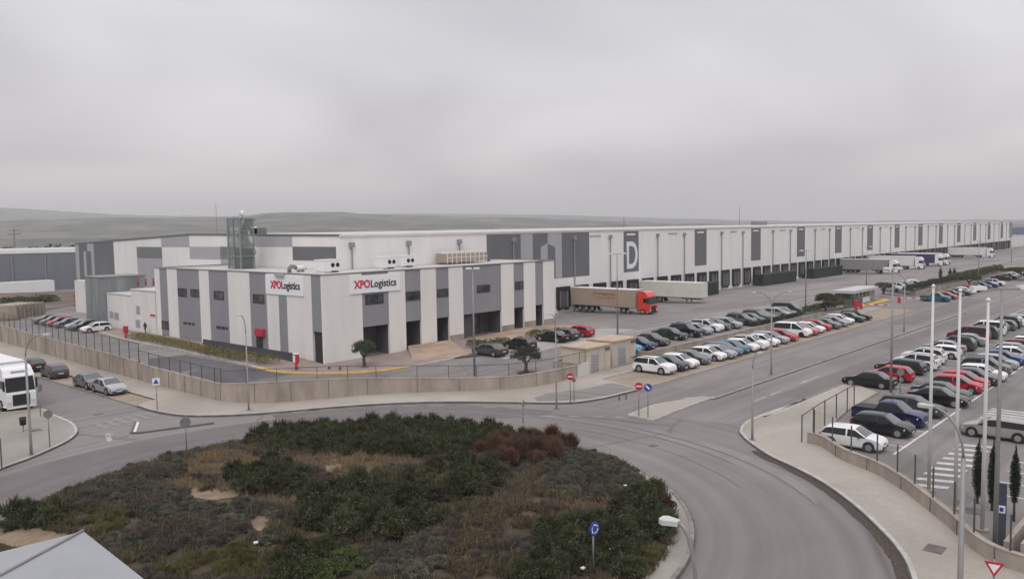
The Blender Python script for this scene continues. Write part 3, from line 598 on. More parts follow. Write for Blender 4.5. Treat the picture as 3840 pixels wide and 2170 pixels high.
# white service annexes and the galvanised pump house left of the office
an = thing('service_annex', 'low white flat-roofed annex with louvred vents between office and metal pump house', 'annex', (OU, VE, 0))
def bp(root, mb, name, m, smooth=False): o = mb.build(name, m, root, smooth); o.location = -Vector(root.location); return o
va, vb = onU(399.5, 1110, OU)[0], onU(490, 1110, OU)[0]; z1 = onU(445, 1105, OU)[1]; z2 = onU(535, 1090, OU)[1]
bp(an, MB().box(OU+.02, 66.2, vb, va, -.1, z1).box(OU, 66.2, VE+.02, vb, -.1, z2), 'wall', cwhite)
bp(an, MB().box(OU-.08, 66.2, vb, va+.05, z1, z1+.14).box(OU-.1, 66.2, VE+.02, vb, z2, z2+.14), 'roof', roofm)
for x0, x1, y0, y1 in ((430, 444, 1171, 1196), (511, 524, 1146, 1177), (510, 525, 1198, 1226), (412, 424, 1166, 1190)):
    mb = MB(); a, b = onU(x1, y0, OU)[0], onU(x0, y0, OU)[0]; zb, zt_ = onU(x0, y1, OU)[1], onU(x0, y0, OU)[1]; mb.box(OU-.04, OU+.0, a, b, zb, zt_)
    for k in range(6): z_ = zb+(zt_-zb)*(k+.5)/6; mb.box(OU-.08, OU-.04, a, b, z_-.04, z_+.04)
    bp(an, mb, 'louvre', lgrey)
o = MB().box(OU-.08, OU-.01, onU(582, 1181, OU)[0], onU(565, 1181, OU)[0], onU(573, 1185, OU)[1], onU(573, 1178, OU)[1]).build('red_sign', mat('dull red paint', (0, 0, 0))); tag(o, 'small red notice on the white annex wall left of the office', 'sign')
PU = 53.2; pv1, pv0 = onU(321, 1100, PU)[0], onU(376, 1100, PU)[0]; pz = onU(376, 1043, PU)[1]; pu2 = min(onV(543, 1040, pv0)[0], 66.1)
ph = thing('pump_house', 'tall windowless galvanised metal pump house left of the office annex', 'shed', (PU, pv0, 0))
bp(ph, MB().box(PU, pu2, pv0, pv1, 0, pz), 'wall', galv); bp(ph, MB().box(PU-.1, pu2+.1, pv0-.1, pv1+.1, pz, pz+.2), 'roof', coping)
mb = MB(); [mb.box(PU-.04, PU, pv0+.6+k*1.4, pv0+.66+k*1.4, .1, pz-.1) for k in range(int((pv1-pv0-1)/1.4))]; bp(ph, mb, 'panel_seam', steel)
rr = MB(); ru = pu2-1.5
for k in range(3): rr.tube([(min(65.6, ru+.8*k), pv0-.8-k*1.0, z2), (min(65.6, ru+.8*k), pv0-.8-k*1.0, pz-.3)], .16, 8)
tag(rr.build('sprinkler_pipe', mat('sprinkler red', (.30, .04, .03), .5, .1, 2.), None, True), 'dark red sprinkler riser pipes beside the metal pump house', 'pipe')
hx = MB().box(61.5, 66.2, onU(320, 1090, 61.5)[0], onU(281, 1090, 61.5)[0], -.1, onU(300, 1052, 61.5)[1]).build('transformer_house', cwhite); tag(hx, 'small plain white block at the far left corner of the hall', 'outbuilding')

# stair tower of steel and glass at the end wall of the hall
TU = 61.2; ta, tb = onU(902, 950, TU)[0], onU(857, 950, TU)[0]; TD = min(4.6, onV(953, 950, ta)[0]-TU); tz = onU(905, 818, TU)[1]
tw = thing('stair_tower', 'tall greenish steel and mesh stair tower standing on the office roof against the hall', 'tower', (TU, ta, 10.1))
gp = mesh_mat('tower mesh panel', (.20, .235, .225), .5)
fr = MB(); us = (TU, TU+TD); vs = (ta, (ta+tb)/2, tb)
for u in us:
    for v in vs: fr.box(u-.09, u+.09, v-.09, v+.09, 10.1, tz)
z = 10.1
while z < tz+.1:
    zz = min(z, tz); fr.box(TU-.08, TU+.08, ta, tb, zz-.07, zz+.07).box(TU+TD-.08, TU+TD+.08, ta, tb, zz-.07, zz+.07); [fr.box(TU, TU+TD, v-.08, v+.08, zz-.07, zz+.07) for v in (ta, tb)]; z += (tz-10.1)/4
bp(tw, fr, 'frame', galv)
for k, (a, b) in enumerate(((ta+.1, vs[1]-.1), (vs[1]+.1, tb-.1))):
    bp(tw, MB().quad((TU+.02, a, 10.2), (TU+.02, b, 10.2), (TU+.02, b, tz-.1), (TU+.02, a, tz-.1)), 'mesh_panel', gp)
bp(tw, MB().quad((TU+.1, ta+.01, 10.2), (TU+TD-.1, ta+.01, 10.2), (TU+TD-.1, ta+.01, tz-.1), (TU+.1, ta+.01, tz-.1)), 'mesh_panel', gp); bp(tw, MB().quad((TU+.1, tb-.01, 10.2), (TU+TD-.1, tb-.01, 10.2), (TU+TD-.1, tb-.01, tz-.1), (TU+.1, tb-.01, tz-.1)), 'mesh_panel', gp)
st = MB(); 
for k in range(3): z0_ = 10.2+(tz-10.2)*k/3; z1_ = z0_+(tz-10.2)/3-.1; a, b = (ta+.4, tb-.4) if k % 2 else (tb-.4, ta+.4); st.quad((TU+1.2, a, z0_), (TU+2.8, a, z0_), (TU+2.8, b, z1_), (TU+1.2, b, z1_)).quad((TU+1.2, a, z0_-.2), (TU+1.2, a, z0_), (TU+1.2, b, z1_), (TU+1.2, b, z1_-.2))
bp(tw, st, 'stair_flight', steel); bp(tw, MB().box(TU+.3, TU+TD-.15, ta+.12, ta+1.9, 10.1, 13.0), 'door_box', frame)
dsh = thing('satellite_dish', 'small white dish on the top corner of the stair tower', 'dish', (TU+.5, ta-.1, tz)); mb = MB(); mb.tube([(0, 0, 0), (0, 0, .5)], .05, 6); bp_ = mb.build('mount', steel, dsh); mb = MB(); mb.tube([(-.22, -.1, .75), (-.1, -.05, .7), (0, 0, .65)], [.42, .36, .05], 12); mb.build('dish', pwhite, dsh, True)

# rooftop plant
def cyl_box(mb, x0, x1, y0, y1, z0, z1, b=.08):
    mb.prism([(x0+b, y0), (x1-b, y0), (x1, y0+b), (x1, y1-b), (x1-b, y1), (x0+b, y1), (x0, y1-b), (x0, y0+b)], z0, z1)
def air_unit(x, y, w, label):
    p = P(x, y, 10.08); t = thing('rooftop_air_unit', label, 'air unit', (p.x, max(p.y, 77.3), 10.08), 0, 'white air units on the office roof')
    mb = MB(); cyl_box(mb, 0, w, 0, 1.7, .25, 1.55); mb.box(.1, .3, .1, 1.6, 0, .25).box(w-.3, w-.1, .1, 1.6, 0, .25); mb.build('housing', pwhite, t)
    for k in range(2): a = w-.45-k*.75; MB().tube([(a, -.06, .95), (a, .02, .95)], .27, 14).build('fan', black, t)
    MB().box(-.05, w+.05, -.05, 1.75, 1.55, 1.66).build('lid', pwhite, t); return t
air_unit(1211, 1024, 2.7, 'white rooftop air unit with two fans left of the other two, above the sign'); air_unit(1433, 1010, 2.5, 'middle one of the three white rooftop air units with two fans'); air_unit(1503, 1004, 2.6, 'right one of the three white rooftop air units with two fans')
def duct(x0, x1, y, label):
    a, b = P(x0, y, 10.08), P(x1, y, 10.08); v = max(a.y, 77.6)+.5; t = thing('roof_duct', label, 'duct', (a.x, v, 10.08)); L = abs(b.x-a.x)
    MB().tube([(0, 0, .55), (L, 0, .55)], .32, 12).build('duct_tube', pwhite, t, True); MB().box(.3, .42, -.3, .3, 0, .4).box(L-.5, L-.38, -.3, .3, 0, .4).build('support', steel, t)
    MB().tube([(-.9, .2, 0), (-.9, .2, .5), (-.7, .1, .8), (-.3, 0, .75), (0, 0, .55)], .26, 10).build('bend', mat('dirty duct', (.20, .19, .17), .6, .3, 4.), t, True)
duct(1120, 1205, 1021, 'white round roof duct with a dark bend, left of the air units'); duct(1352, 1428, 1008, 'white round roof duct behind the parapet, between two air units')
cpt = P(1683, 993, 10.08); cq = P(1849, 984, 10.08); ch = thing('roof_chiller', 'long row of beige brown chillers on the right part of the office roof', 'chiller', (cpt.x, cpt.y+.4, 10.08)); L = cq.x-cpt.x
rust = mat('beige chiller panels', (.50, .42, .36), .7, .3, 2.4, col2=(.34, .25, .20)); mb = MB().box(0, L, 0, 2.2, .3, 1.6); mb.build('housing', rust, ch)
mb = MB(); [mb.box(k*L/9-.04+.1, k*L/9+.04+.1, -.08, 0, .05, 1.75) for k in range(9)]; mb.box(0, L, -.06, 0, .98, 1.06); mb.build('frame', pwhite, ch); mb = MB(); [mb.tube([((k+.5)*L/9, 1.1, 1.6), ((k+.5)*L/9, 1.1, 1.9)], .42, 12) for k in range(9)]; mb.build('fan', pwhite, ch)

# grey warehouse beyond on the left, pale concrete enclosure, far warehouses
wa, wb = P(-260, 1104).to_2d(), P(292, 1082).to_2d(); d = (wb-wa).normalized(); nrm = Vector((-d.y, d.x)); nrm = nrm if nrm.dot(wa) > 0 else -nrm
lw = thing('grey_warehouse', 'plain grey warehouse with a wavy white roof edge at the far left', 'warehouse', (wb.x, wb.y, 0)); zw = zat(wb.x, wb.y, 944)
q = [wa, wb, wb+nrm*70, wa+nrm*70]; bp(lw, MB().prism([tuple(p) for p in q], -.3, zw), 'wall', clad_mat('blue grey cladding', (.155, .165, .19)))
q2 = [wa-nrm*.15, wb-nrm*.15, wb+nrm*.5, wa+nrm*.5]; bp(lw, MB().prism([tuple(p) for p in q2], zw-.1, zw+.9), 'parapet', pwhite); bp(lw, MB().prism([tuple(p) for p in (wa+nrm*.5, wb+nrm*.5, wb+nrm*69, wa+nrm*69)], zw, zw+.5), 'roof', roofm)
mb = MB(); [mb.tube([tuple(wa+(wb-wa)*t-nrm*.2)+(0,), tuple(wa+(wb-wa)*t-nrm*.2)+(zw-.3,)], .2, 6) for t in (.35, .55, .78)]; bp(lw, mb, 'downpipe', steel)
ea = P(58, 1196, .6); eb = P(172, 1180, .6); en = MB(); dx = (eb-ea).to_2d(); nn = Vector((-dx.y, dx.x)).normalized(); nn = nn if nn.dot(ea.to_2d()) > 0 else -nn
zt_ = zat(ea.x, ea.y, 1146); en.prism([tuple(ea.to_2d()), tuple(eb.to_2d()), tuple(eb.to_2d()+nn*6), tuple(ea.to_2d()+nn*6)], 0, zt_); [en.prism([tuple(ea.to_2d()+dx*(k/8)-nn*.25), tuple(ea.to_2d()+dx*(k/8+.03)-nn*.25), tuple(ea.to_2d()+dx*(k/8+.03)), tuple(ea.to_2d()+dx*(k/8))], 0, zt_+.2) for k in range(8)]
tag(en.build('concrete_enclosure', conc), 'pale ribbed concrete enclosure on the waste ground at far left', 'enclosure')
we = P(60, 1102); wf = P(320, 1100); tag(MB().box(-9, 9, -2, 2, 0, 3).build('white_hut', pwhite), 'small white hut at the foot of the grey warehouse, far left', 'hut').location = P(60, 1098)
setting(sheet('waste_ground', [tuple(P(-260, 1215, .7).to_2d()), tuple(P(60, 1200, .7).to_2d()), tuple(P(190, 1160, .7).to_2d()), tuple(P(318, 1135, .7).to_2d()), tuple(P(318, 1092, .7).to_2d()), tuple(P(-260, 1104, .7).to_2d())], .7, ground_mat('waste ground', (.10, .075, .055), (.16, .13, .10), .06, 1.)))
fb = thing('blue_building', 'pale building with a blue top at the far right end of the hall', 'building', tuple(P(3815, 905))); fbp = P(3805, 912, .3)
MB().box(0, 60, 0, 40, 0, 7).build('wall', cwhite, fb); MB().box(-.3, 60, -.3, 40, 7, 11).build('roof', mat('blue cladding', (.10, .13, .24), .5, .05, 1.), fb); fb.location = (505, 96, 0)

# foreground: pale metal roof below the camera, bottom left
fz = 8.2; fa, fbm, fc = P(312, 1990, fz), P(0, 2068, fz), P(560, 2185, fz)
fr_ = thing('canopy_roof', 'pale grey sheet metal hipped roof corner in the bottom left foreground', 'roof', (fa.x, fa.y, 0)); e1 = (fbm-fa).normalized(); e2 = (fc-fa).normalized()
A = fa; B = fa+e1*9; Cc = fa+e2*9; Dd = fa+(e1+e2)*6.5+Vector((0, 0, .75)); m_ = mat('foreground metal roof', (.30, .312, .325), .5, .06, .8, metal=.15)
mb = MB(); mb.v = [tuple(A), tuple(B), tuple(B+(e2*6.5)+Vector((0, 0, .75))), tuple(Dd), tuple(Cc), tuple(Cc+(e1*6.5)+Vector((0, 0, .75)))]; mb.f = [(0, 3, 2, 1), (0, 4, 5, 3)]; mb.m = [0, 0]; bp(fr_, mb, 'roof_sheet', m_)
n_ = Vector((0, 0, -.28)); mb = MB(); mb.quad(tuple(A), tuple(B), tuple(B+n_), tuple(A+n_)).quad(tuple(A), tuple(A+n_), tuple(Cc+n_), tuple(Cc)); bp(fr_, mb, 'fascia', pwhite)
hip = MB(); hip.tube([tuple(A+Vector((0, 0, .02))), tuple(Dd+Vector((0, 0, .02)))], .035, 6); bp(fr_, hip, 'hip_flashing', coping)
mb = MB(); q_ = A+e1*3.0+e2*.1; mb.box(q_.x-.35, q_.x+.35, q_.y-.12, q_.y+.12, fz, fz+.16); bp(fr_, mb, 'roof_vent', pwhite)
core = MB().prism([tuple((A+e1*.4+e2*.4).to_2d()), tuple((B+e2*.4).to_2d()), tuple((B+e2*6).to_2d()), tuple((Cc+e1*6).to_2d()), tuple((Cc+e1*.4).to_2d())], -.2, fz-.2); bp(fr_, core, 'wall', cwhite)
# ================================================================ WALLS AND FENCES
def interp(tb, x):
    if x <= tb[0][0]: return tb[0][1]+(x-tb[0][0])*(tb[1][1]-tb[0][1])/(tb[1][0]-tb[0][0])
    for (a, b), (c, d) in zip(tb, tb[1:]):
        if x <= c: return b+(d-b)*(x-a)/(c-a)
    return tb[-1][1]
TOPL = [(0, 1220), (250, 1287), (409, 1326), (519, 1357)]; TOPR = [(519, 1364), (817, 1440), (900, 1440), (1002, 1434), (1192, 1424), (1370, 1419), (1797, 1419), (1911, 1413), (2001, 1402), (2145, 1375), (2200, 1362)]
def dense(pts, st):
    r = [Vector(pts[0][:2])]
    for a, b in zip(pts, pts[1:]):
        a, b = Vector(a[:2]), Vector(b[:2]); n = max(1, int((b-a).length/st+.5)); r += [a+(b-a)*k/n for k in range(1, n+1)]
    return r
WD = dense(WALL, 1.2)
def wallz(p):
    x = proj((p[0], p[1], 1))[0]
    if x < 0: return zat(p[0], p[1], 1220-(0-x)*.27) if x > -300 else zat(p[0], p[1], 1139)
    return zat(p[0], p[1], interp(TOPL if x < 519 else TOPR, x))
WL = [p for p in WD if proj((p[0], p[1], 1))[0] < 519]; WR_ = [WL[-1]]+[p for p in WD if proj((p[0], p[1], 1))[0] >= 519]
def wall_thing(name, pts, zf, m, label, th=.26, cap=.05):
    zs = [zf(p) for p in pts]; zs = [sum(zs[max(0, i-2):i+3])/len(zs[max(0, i-2):i+3]) for i in range(len(zs))]
    root = thing(name, label, 'wall', (pts[0][0], pts[0][1], 0)); tp = [(p[0], p[1]) for p in pts]
    o = ribbon(MB(), tp, 0, th, -.1, lambda k: zs[k]).build('wall_face', m, root); o.location = -Vector(root.location)
    o = ribbon(MB(), tp, -.03, th+.03, lambda k: zs[k], lambda k: zs[k]+cap).build('coping', m, root); o.location = -Vector(root.location)
    mb = MB(); acc = 0; of = offset(tp, -.012)
    for k in range(1, len(tp)):
        acc += (Vector(tp[k])-Vector(tp[k-1])).length
        if acc > 3.1: acc = 0; mb.tube([(of[k][0], of[k][1], 0), (of[k][0], of[k][1], zs[k])], .022, 4)
    o = mb.build('joint', kerbd, root); o.location = -Vector(root.location)
    return zs
zl = wall_thing('retaining_wall', WL, wallz, conc, 'tall stained concrete retaining wall along the left street below the fence'); zr = wall_thing('retaining_wall', WR_, wallz, concp, 'lower pinkish concrete wall curving round the corner towards the two beige huts')
fmesh = mesh_mat('fence wire mesh', (.10, .10, .105), .22); fmesh2 = mesh_mat('fence fine mesh', (.12, .12, .12), .10); postm = mat('fence post dark', (.07, .07, .075), .5, .1, 2.)
def fence(pts, zb, hgt, step, label, m=fmesh, pr=.035, off=.12, rails=True, group=None):
    pts = [tuple(p)[:2] for p in pts]; po = offset(pts, off); root = thing('fence', label, 'fence', (po[0][0], po[0][1], 0), 0, group)
    L = Vector(root.location); acc = 99; zz = zb if callable(zb) else (lambda k: zb[k] if isinstance(zb, list) else zb); px_ = []
    for k in range(len(po)):
        if k: acc += (Vector(po[k])-Vector(po[k-1])).length
        if acc >= step or k == len(po)-1:
            acc = 0; px_.append(k); o = MB().tube([(0, 0, 0), (0, 0, hgt+.06)], pr, 6).build('post', postm, root); o.location = (po[k][0]-L.x, po[k][1]-L.y, zz(k))
    mb = MB()
    for a in range(len(po)-1): mb.quad((po[a][0], po[a][1], zz(a)+.03), (po[a+1][0], po[a+1][1], zz(a+1)+.03), (po[a+1][0], po[a+1][1], zz(a+1)+hgt), (po[a][0], po[a][1], zz(a)+hgt))
    o = mb.build('mesh_panel', m, root); o.location = -L
    if rails: mb = MB(); ribbon(mb, po, -.02, .02, lambda k: zz(k)+hgt-.02, lambda k: zz(k)+hgt+.03); o = mb.build('rail', postm, root); o.location = -L
    return root
hl = [zat(p[0], p[1], interp([(-300, 1112), (0, 1189), (512, 1299)], proj((p[0], p[1], 1))[0])) for p in WL]
fence(WL, zl, sum(a-b for a, b in zip(hl, zl))/len(hl), 1.7, 'dark mesh fence on the tall retaining wall along the left street', pr=.045)
iw = max(k for k, p in enumerate(WR_) if proj((p[0], p[1], 1))[0] < 830)
fence(WR_[:iw+1], zr[:iw+1], 1.35, 2.1, 'dark mesh fence stepping down to the street corner beside the dark asphalt lane', pr=.045)
fence(WR_[iw:], zr[iw:], 1.2, 2.6, 'barely visible thin mesh fence on the curved pinkish wall in front of the olive trees', fmesh2, .03)
# wall under the second row of cars, with its gap at the gate
W2 = dense([(67.9, 50.4), (67.9, 54.45), (79.05, 54.45), (79.05, 49.8), (149.5, 49.8)], 3); wall_thing('retaining_wall', W2, lambda p: 1.05*cl((152-p[0])/40+.35), conc, 'low brown concrete wall between the two rows of parked cars', .24)
W3 = dense([(181, 49.8), (330, 49.8)], 5); wall_thing('retaining_wall', W3, lambda p: .9, conc, 'low concrete wall beyond the gatehouse beside the far parked cars', .24)
# low wall and fence round the right hand car park
RD = dense(RW, 1.0); rzs = wall_thing('low_wall', RD, lambda p: .85, concp, 'low pinkish concrete wall curving round the near right car park', .24)
fence(RD[2:], [z for z in rzs[2:]], 1.62, 2.15, 'thin fence with dark posts on the low wall by the flagpoles', fmesh2, .045, rails=False)
fence(dense([(55.3, 22.3), (60, 22.8), (68.5, 23.3)], 1.), .1, 1.9, 2.3, 'short fence with dark posts between pavement and white hatchback', fmesh2, .045)
fence(dense([(22.4, 79.5), (18.5, 78), (17.6, 62)][:2]+[(17.2, 70), (16.9, 60)], 1.), .13, 2.0, 2., 'dark fence at the left edge of the picture behind the litter bin', fmesh, .04)

# ================================================================ HUTS
def hut(label, x0, x1, v0, v1, ytop, door, col):
    p0, p1 = onV(x0, 1390, v0)[0], onV(x1, 1370, v0)[0]; h = zat(p0, v0, ytop); r = thing('electrical_hut', label, 'hut', (p0, v0, .1), 0, 'beige prefabricated electrical huts')
    w = p1-p0; d = v1-v0; hh = h-.1
    mb = MB().box(0, w, 0, d, -.2, hh); mb.build('wall', col, r); mb = MB(); mb.box(-.12, w+.12, -.15, d+.12, hh, hh+.16); mb.build('roof', mat('tan hut roof', (.42, .33, .25), .8, .15, 1.), r)
    a = onV(door[0], 1390, v0)[0]-p0; b = onV(door[1], 1390, v0)[0]-p0; MB().box(a, b, -.05, 0, .05, hh-.55).build('door', mat('grey louvred door', (.36, .37, .37), .5, .1, 2.), r)
    mb = MB(); [mb.box(a+.08, b-.08, -.075, -.05, .2+k*.28, .3+k*.28) for k in range(6)]; mb.build('louvre', steel, r); MB().box(w-.95, w-.15, -.09, 0, hh-.45, hh-.2).build('vent', kerbd, r)
    mb = MB(); [mb.box(k*w/4-.015, k*w/4+.015, -.012, 0, 0, hh) for k in (2, 3)]; mb.build('seam', steel, r)
    return r
beige = mat('beige hut render', (.50, .44, .36), .8, .08, .8)
hut('left one of the two beige huts behind the corner wall', 2199, 2289, 50.3, 53.6, 1311, (2217, 2243), beige)
hut('right one of the two beige huts, next to the white off-road car', 2297, 2384, 50.9, 54.2, 1284, (2318, 2346), beige)
pb = P(2194, 1407); pa = P(2152, 1415); tag(MB().box(65.9, 68.0, 50.0, 50.35, 0, zat(66, 50, 1368)).build('meter_cabinet', mat('off white cabinet', (.55, .55, .51), .6, .06, 2.)), 'plain off-white wall cabinet at the left foot of the beige huts', 'cabinet')

# ================================================================ LAMPS, POLES, SIGNS
def curve_arm(x, z0, z1, n=8): return [(x*(1-math.cos(math.pi/2*k/n)), 0, z0+(z1-z0)*math.sin(math.pi/2*k/n)) for k in range(n+1)]
RGT = Vector((right.x, right.y)).normalized(); ANG = math.atan2(RGT.y, RGT.x)
def arc_lamp(u, v, z, hgt, reach, label, rz=ANG, dbl=False, base=.13, head=.55):
    r = thing('street_lamp', label, 'street lamp', (u, v, z), rz, 'street lamps'); h0 = hgt*.82
    MB().tube([(0, 0, 0), (0, 0, .9), (0, 0, h0)], [base*.8, base*.75, base*.5], 10).build('pole', steel, r, True); MB().box(-.18, .18, -.18, .18, 0, .06).build('base_plate', steel, r)
    for s in ((1, -1) if dbl else (1,)):
        MB().tube([(s*a, b, c) for a, b, c in curve_arm(reach, h0, hgt)], [.045]*9, 8).build('arm', steel, r, True)
        mb = MB(); a, b = reach*s, (reach+head)*s; mb.prism([(a, -.08), (a, .08), (b-.1*s, .17), (b, .1), (b, -.1), (b-.1*s, -.17)], hgt-.05, hgt+.06); mb.build('lamp_head', lampw, r)
    return r
def t_lamp(u, v, z, hgt, label, rz=ANG, w=1.5):
    r = thing('floodlight_mast', label, 'street lamp', (u, v, z), rz, 'floodlight masts'); MB().tube([(0, 0, 0), (0, 0, hgt)], [.12, .06], 8).build('pole', steel, r, True)
    MB().box(-w/2, w/2, -.04, .04, hgt-.05, hgt+.03).build('crossbar', steel, r)
    for s in (-1, 1): MB().box(s*w/2-.3, s*w/2+.3, -.12, .22, hgt-.03, hgt+.14).build('lamp_head', pwhite, r)
    return r
def base_of(px_, z=.13): p = P(px_[0], px_[1], z); return p.x, p.y
u, v = base_of((118, 1705)); arc_lamp(u, v, .13, zat(u, v, 1262), 1.25, 'tall arched street lamp on the left corner pavement before the white truck')
u, v = base_of((933, 1537)); arc_lamp(u, v, .13, zat(u, v, 1188), .35, 'slim street lamp outside the retaining wall in line with the office side wall', ANG+math.pi, base=.1, head=.4)
u, v = base_of((2087, 1526)); arc_lamp(u, v, .05, zat(u, v, 1180), .3, 'slim street lamp on the dark driveway patch left of the no entry signs', ANG+math.pi, base=.1, head=.35)
u, v = base_of((2821, 1655), .0); arc_lamp(u, v, .13, zat(u, v, 1330), .3, 'slim grey pole lamp on the tip of the right hand pavement', ANG, base=.11, head=.35)
u, v = base_of((2892, 1402), .05); arc_lamp(u, v, .05, zat(u, v, 1096), 1.6, 'two-armed street lamp on the road median beside the white van', ANG, True, head=.4)
u, v = base_of((3390, 1243), .05); arc_lamp(u, v, .05, zat(u, v, 1022), 1.9, 'two-armed street lamp on the far road median right of the gatehouse', ANG, True, head=.4)
p = S(1780, 1409); t_lamp(p.x, p.y, p.z, zat(p.x, p.y, 1008)-p.z, 'tall slim mast with floodlights in front of the office entrance', w=.8)
p = S(2316, 1262); t_lamp(p.x, p.y, p.z, zat(p.x, p.y, 952)-p.z, 'tall floodlight mast in the yard in front of the red truck', w=1.7)
p = S(3021, 1150); t_lamp(p.x, p.y, p.z, zat(p.x, p.y, 940)-p.z, 'floodlight mast behind the second row of cars near the gate tree', w=1.6)
p = S(3249, 1070); t_lamp(p.x, p.y, p.z, zat(p.x, p.y, 925)-p.z, 'far floodlight mast in the yard in front of the grey trailer truck', w=1.8)
p = S(3668, 1063); t_lamp(p.x, p.y, p.z, zat(p.x, p.y, 905)-p.z, 'far floodlight mast by the end of the hedge', w=1.8)
p = S(3792, 985); t_lamp(p.x, p.y, p.z, zat(p.x, p.y, 880)-p.z, 'farthest floodlight mast at the right end of the hall', w=1.8)
u, v = base_of((3340, 1500), .05); t_lamp(u, v, .05, zat(u, v, 1010), 'very tall grey mast just behind the blue pickup', w=.9)
u, v = 41.7, 7.9; t_lamp(u, v, .1, zat(u, v, 1092), 'very tall mast with thin flat crossbar at the right edge', w=2.1)
u, v = base_of((3655, 1240), .05); arc_lamp(u, v, .05, 1.0+zat(u, v, 1180)-1, .3, 'small distant post on the far main road', ANG, base=.08, head=.2) if False else None
p = P(3614, 1660, 7.7); q = P(3470, 1521, 8.75); w_ = (q-p).to_2d(); arc_lamp(p.x, p.y, .0, 8.75, w_.length-.3, 'close arched lamp in front of the flagpoles, white head over parked cars', math.atan2(w_.y, w_.x), base=.15)
p = P(2612, 2150, 8.0); q = P(2566, 1966, 9.0); w_ = (q-p).to_2d(); arc_lamp(p.x, p.y, .0, 9.0, max(.4, w_.length-.2), 'close lamp with a wide white head above the roundabout edge at the bottom', math.atan2(w_.y, w_.x), base=.10, head=.42)
for (bx_, by_, ty, lb) in ((3483, 1838, 1080, 'left'), (3581, 1907, 1097, 'middle'), (3683, 1986, 1133, 'right')):
    u, v = base_of((bx_, by_), .05); h_ = zat(u, v, ty); r = thing('flagpole', 'tall bare white flagpole, the %s one of the three inside the right car park fence' % lb, 'flagpole', (u, v, .02), 0, 'bare white flagpoles')
    MB().tube([(0, 0, 0), (0, 0, h_*.5), (0, 0, h_)], [.10, .09, .06], 12).build('pole', wpole, r, True); MB().tube([(0, 0, h_), (0, 0, h_+.1), (0, 0, h_+.2)], [.05, .12, .03], 10).build('finial', pwhite, r, True); MB().tube([(0, 0, 0), (0, 0, .1)], .3, 12).build('base', conc, r)
blue_s = mat('sign blue', (.02, .06, .32), .4, 0); red_s = mat('traffic sign red', (.48, .02, .06), .4, 0); wht_s = mat('traffic sign white', (.75, .75, .75), .4, 0); back_s = mat('sign back grey', (.23, .23, .24), .5, .05, 3., metal=.3)
def disc(mb, r, y0, y1, n=28, cz=0., cx=0.): mb.tube([(cx, y0, cz), (cx, y1, cz)], r, n); return mb
def road_sign(px_, zb, zc, rad_, kind, label, rz=None, cat='traffic sign'):
    u, v = (px_ if kind.endswith('@') else base_of(px_, zb)); kind = kind.rstrip('@')
    rz = rz if rz is not None else math.atan2(-v, -u)+math.pi/2
    r = thing('road_sign', label, cat, (u, v, zb), rz); MB().tube([(0, .06, 0), (0, .06, zc+rad_*.8)], .04, 8).build('pole', steel, r, True)
    if kind in ('noentry', 'arrow', 'round', 'back'):
        disc(MB(), rad_, -.03, 0).build('plate', {'noentry': red_s, 'back': back_s}.get(kind, blue_s), r).location = (0, 0, zc)
    if kind == 'noentry': MB().box(-rad_*.68, rad_*.68, -.045, -.03, -rad_*.17, rad_*.17).build('bar', wht_s, r).location = (0, 0, zc)
    if kind == 'arrow':
        mb = MB(); a = .5*rad_; mb.v = [(-a-.05, -.045, a-.05), (-a+.05, -.045, a+.05), (a*.6+.05, -.045, -a*.6+.05), (a*.6-.05, -.045, -a*.6-.05), (a, -.045, -a), (a, -.045, 0), (0, -.045, -a)]; mb.f = [(3, 2, 1, 0), (4, 5, 6)]; mb.m = [0, 0]; mb.build('arrow', wht_s, r).location = (0, 0, zc)
    if kind == 'round':
        for k in range(3):
            mb = MB(); a0 = k*120+20; n = 8; ri, ro = rad_*.5, rad_*.66
            A_ = [(math.cos(rad(a0+75*i/n)), math.sin(rad(a0+75*i/n))) for i in range(n+1)]; mb.v = [(c*ri, -.045, s*ri) for c, s in A_]+[(c*ro, -.045, s*ro) for c, s in A_]; mb.f = [(i, i+1, n+2+i, n+1+i) for i in range(n)]; mb.m = [0]*n
            c, s = A_[-1]; t = (-s, c); i = len(mb.v); mb.v += [(c*rad_*.4, -.045, s*rad_*.4), (c*rad_*.78, -.045, s*rad_*.78), (c*rad_*.58+t[0]*rad_*.3, -.045, s*rad_*.58+t[1]*rad_*.3)]; mb.f.append((i, i+1, i+2)); mb.m.append(0); mb.build('arrow', wht_s, r).location = (0, 0, zc)
    if kind == 'ped':
        MB().box(-rad_, rad_, -.03, 0, -rad_, rad_).build('plate', wht_s, r).location = (0, 0, zc); MB().quad((-rad_*.75, -.04, -rad_*.6), (rad_*.75, -.04, -rad_*.6), (0, -.04, rad_*.8)).build('triangle', blue_s, r).location = (0, 0, zc)
    if kind == 'yield':
        mb = MB(); a = rad_; pt = [(-a, a*.6), (a, a*.6), (0, -a*1.13)]; mb.v = [(x, -.03, z) for x, z in pt]+[(x, 0, z) for x, z in pt]; mb.f = [(2, 1, 0), (3, 4, 5), (0, 1, 4, 3), (1, 2, 5, 4), (2, 0, 3, 5)]; mb.m = [0]*5; mb.build('plate', red_s, r).location = (0, 0, zc)
        MB().quad((0, -.04, -a*.68), (a*.6, -.04, a*.36), (-a*.6, -.04, a*.36)).build('centre', wht_s, r).location = (0, 0, zc)
    return r
def zs_(px_, z, y): u, v = base_of(px_, z); return zat(u, v, y)-z
road_sign((2430, 1564), .13, zs_((2430, 1564), .13, 1452), .31, 'arrow', 'round blue sign with a white slanting arrow on the traffic island'); 
road_sign((2396, 1560), .13, zs_((2396, 1560), .13, 1447), .31, 'noentry', 'red no entry sign on the traffic island, beside the blue arrow sign')
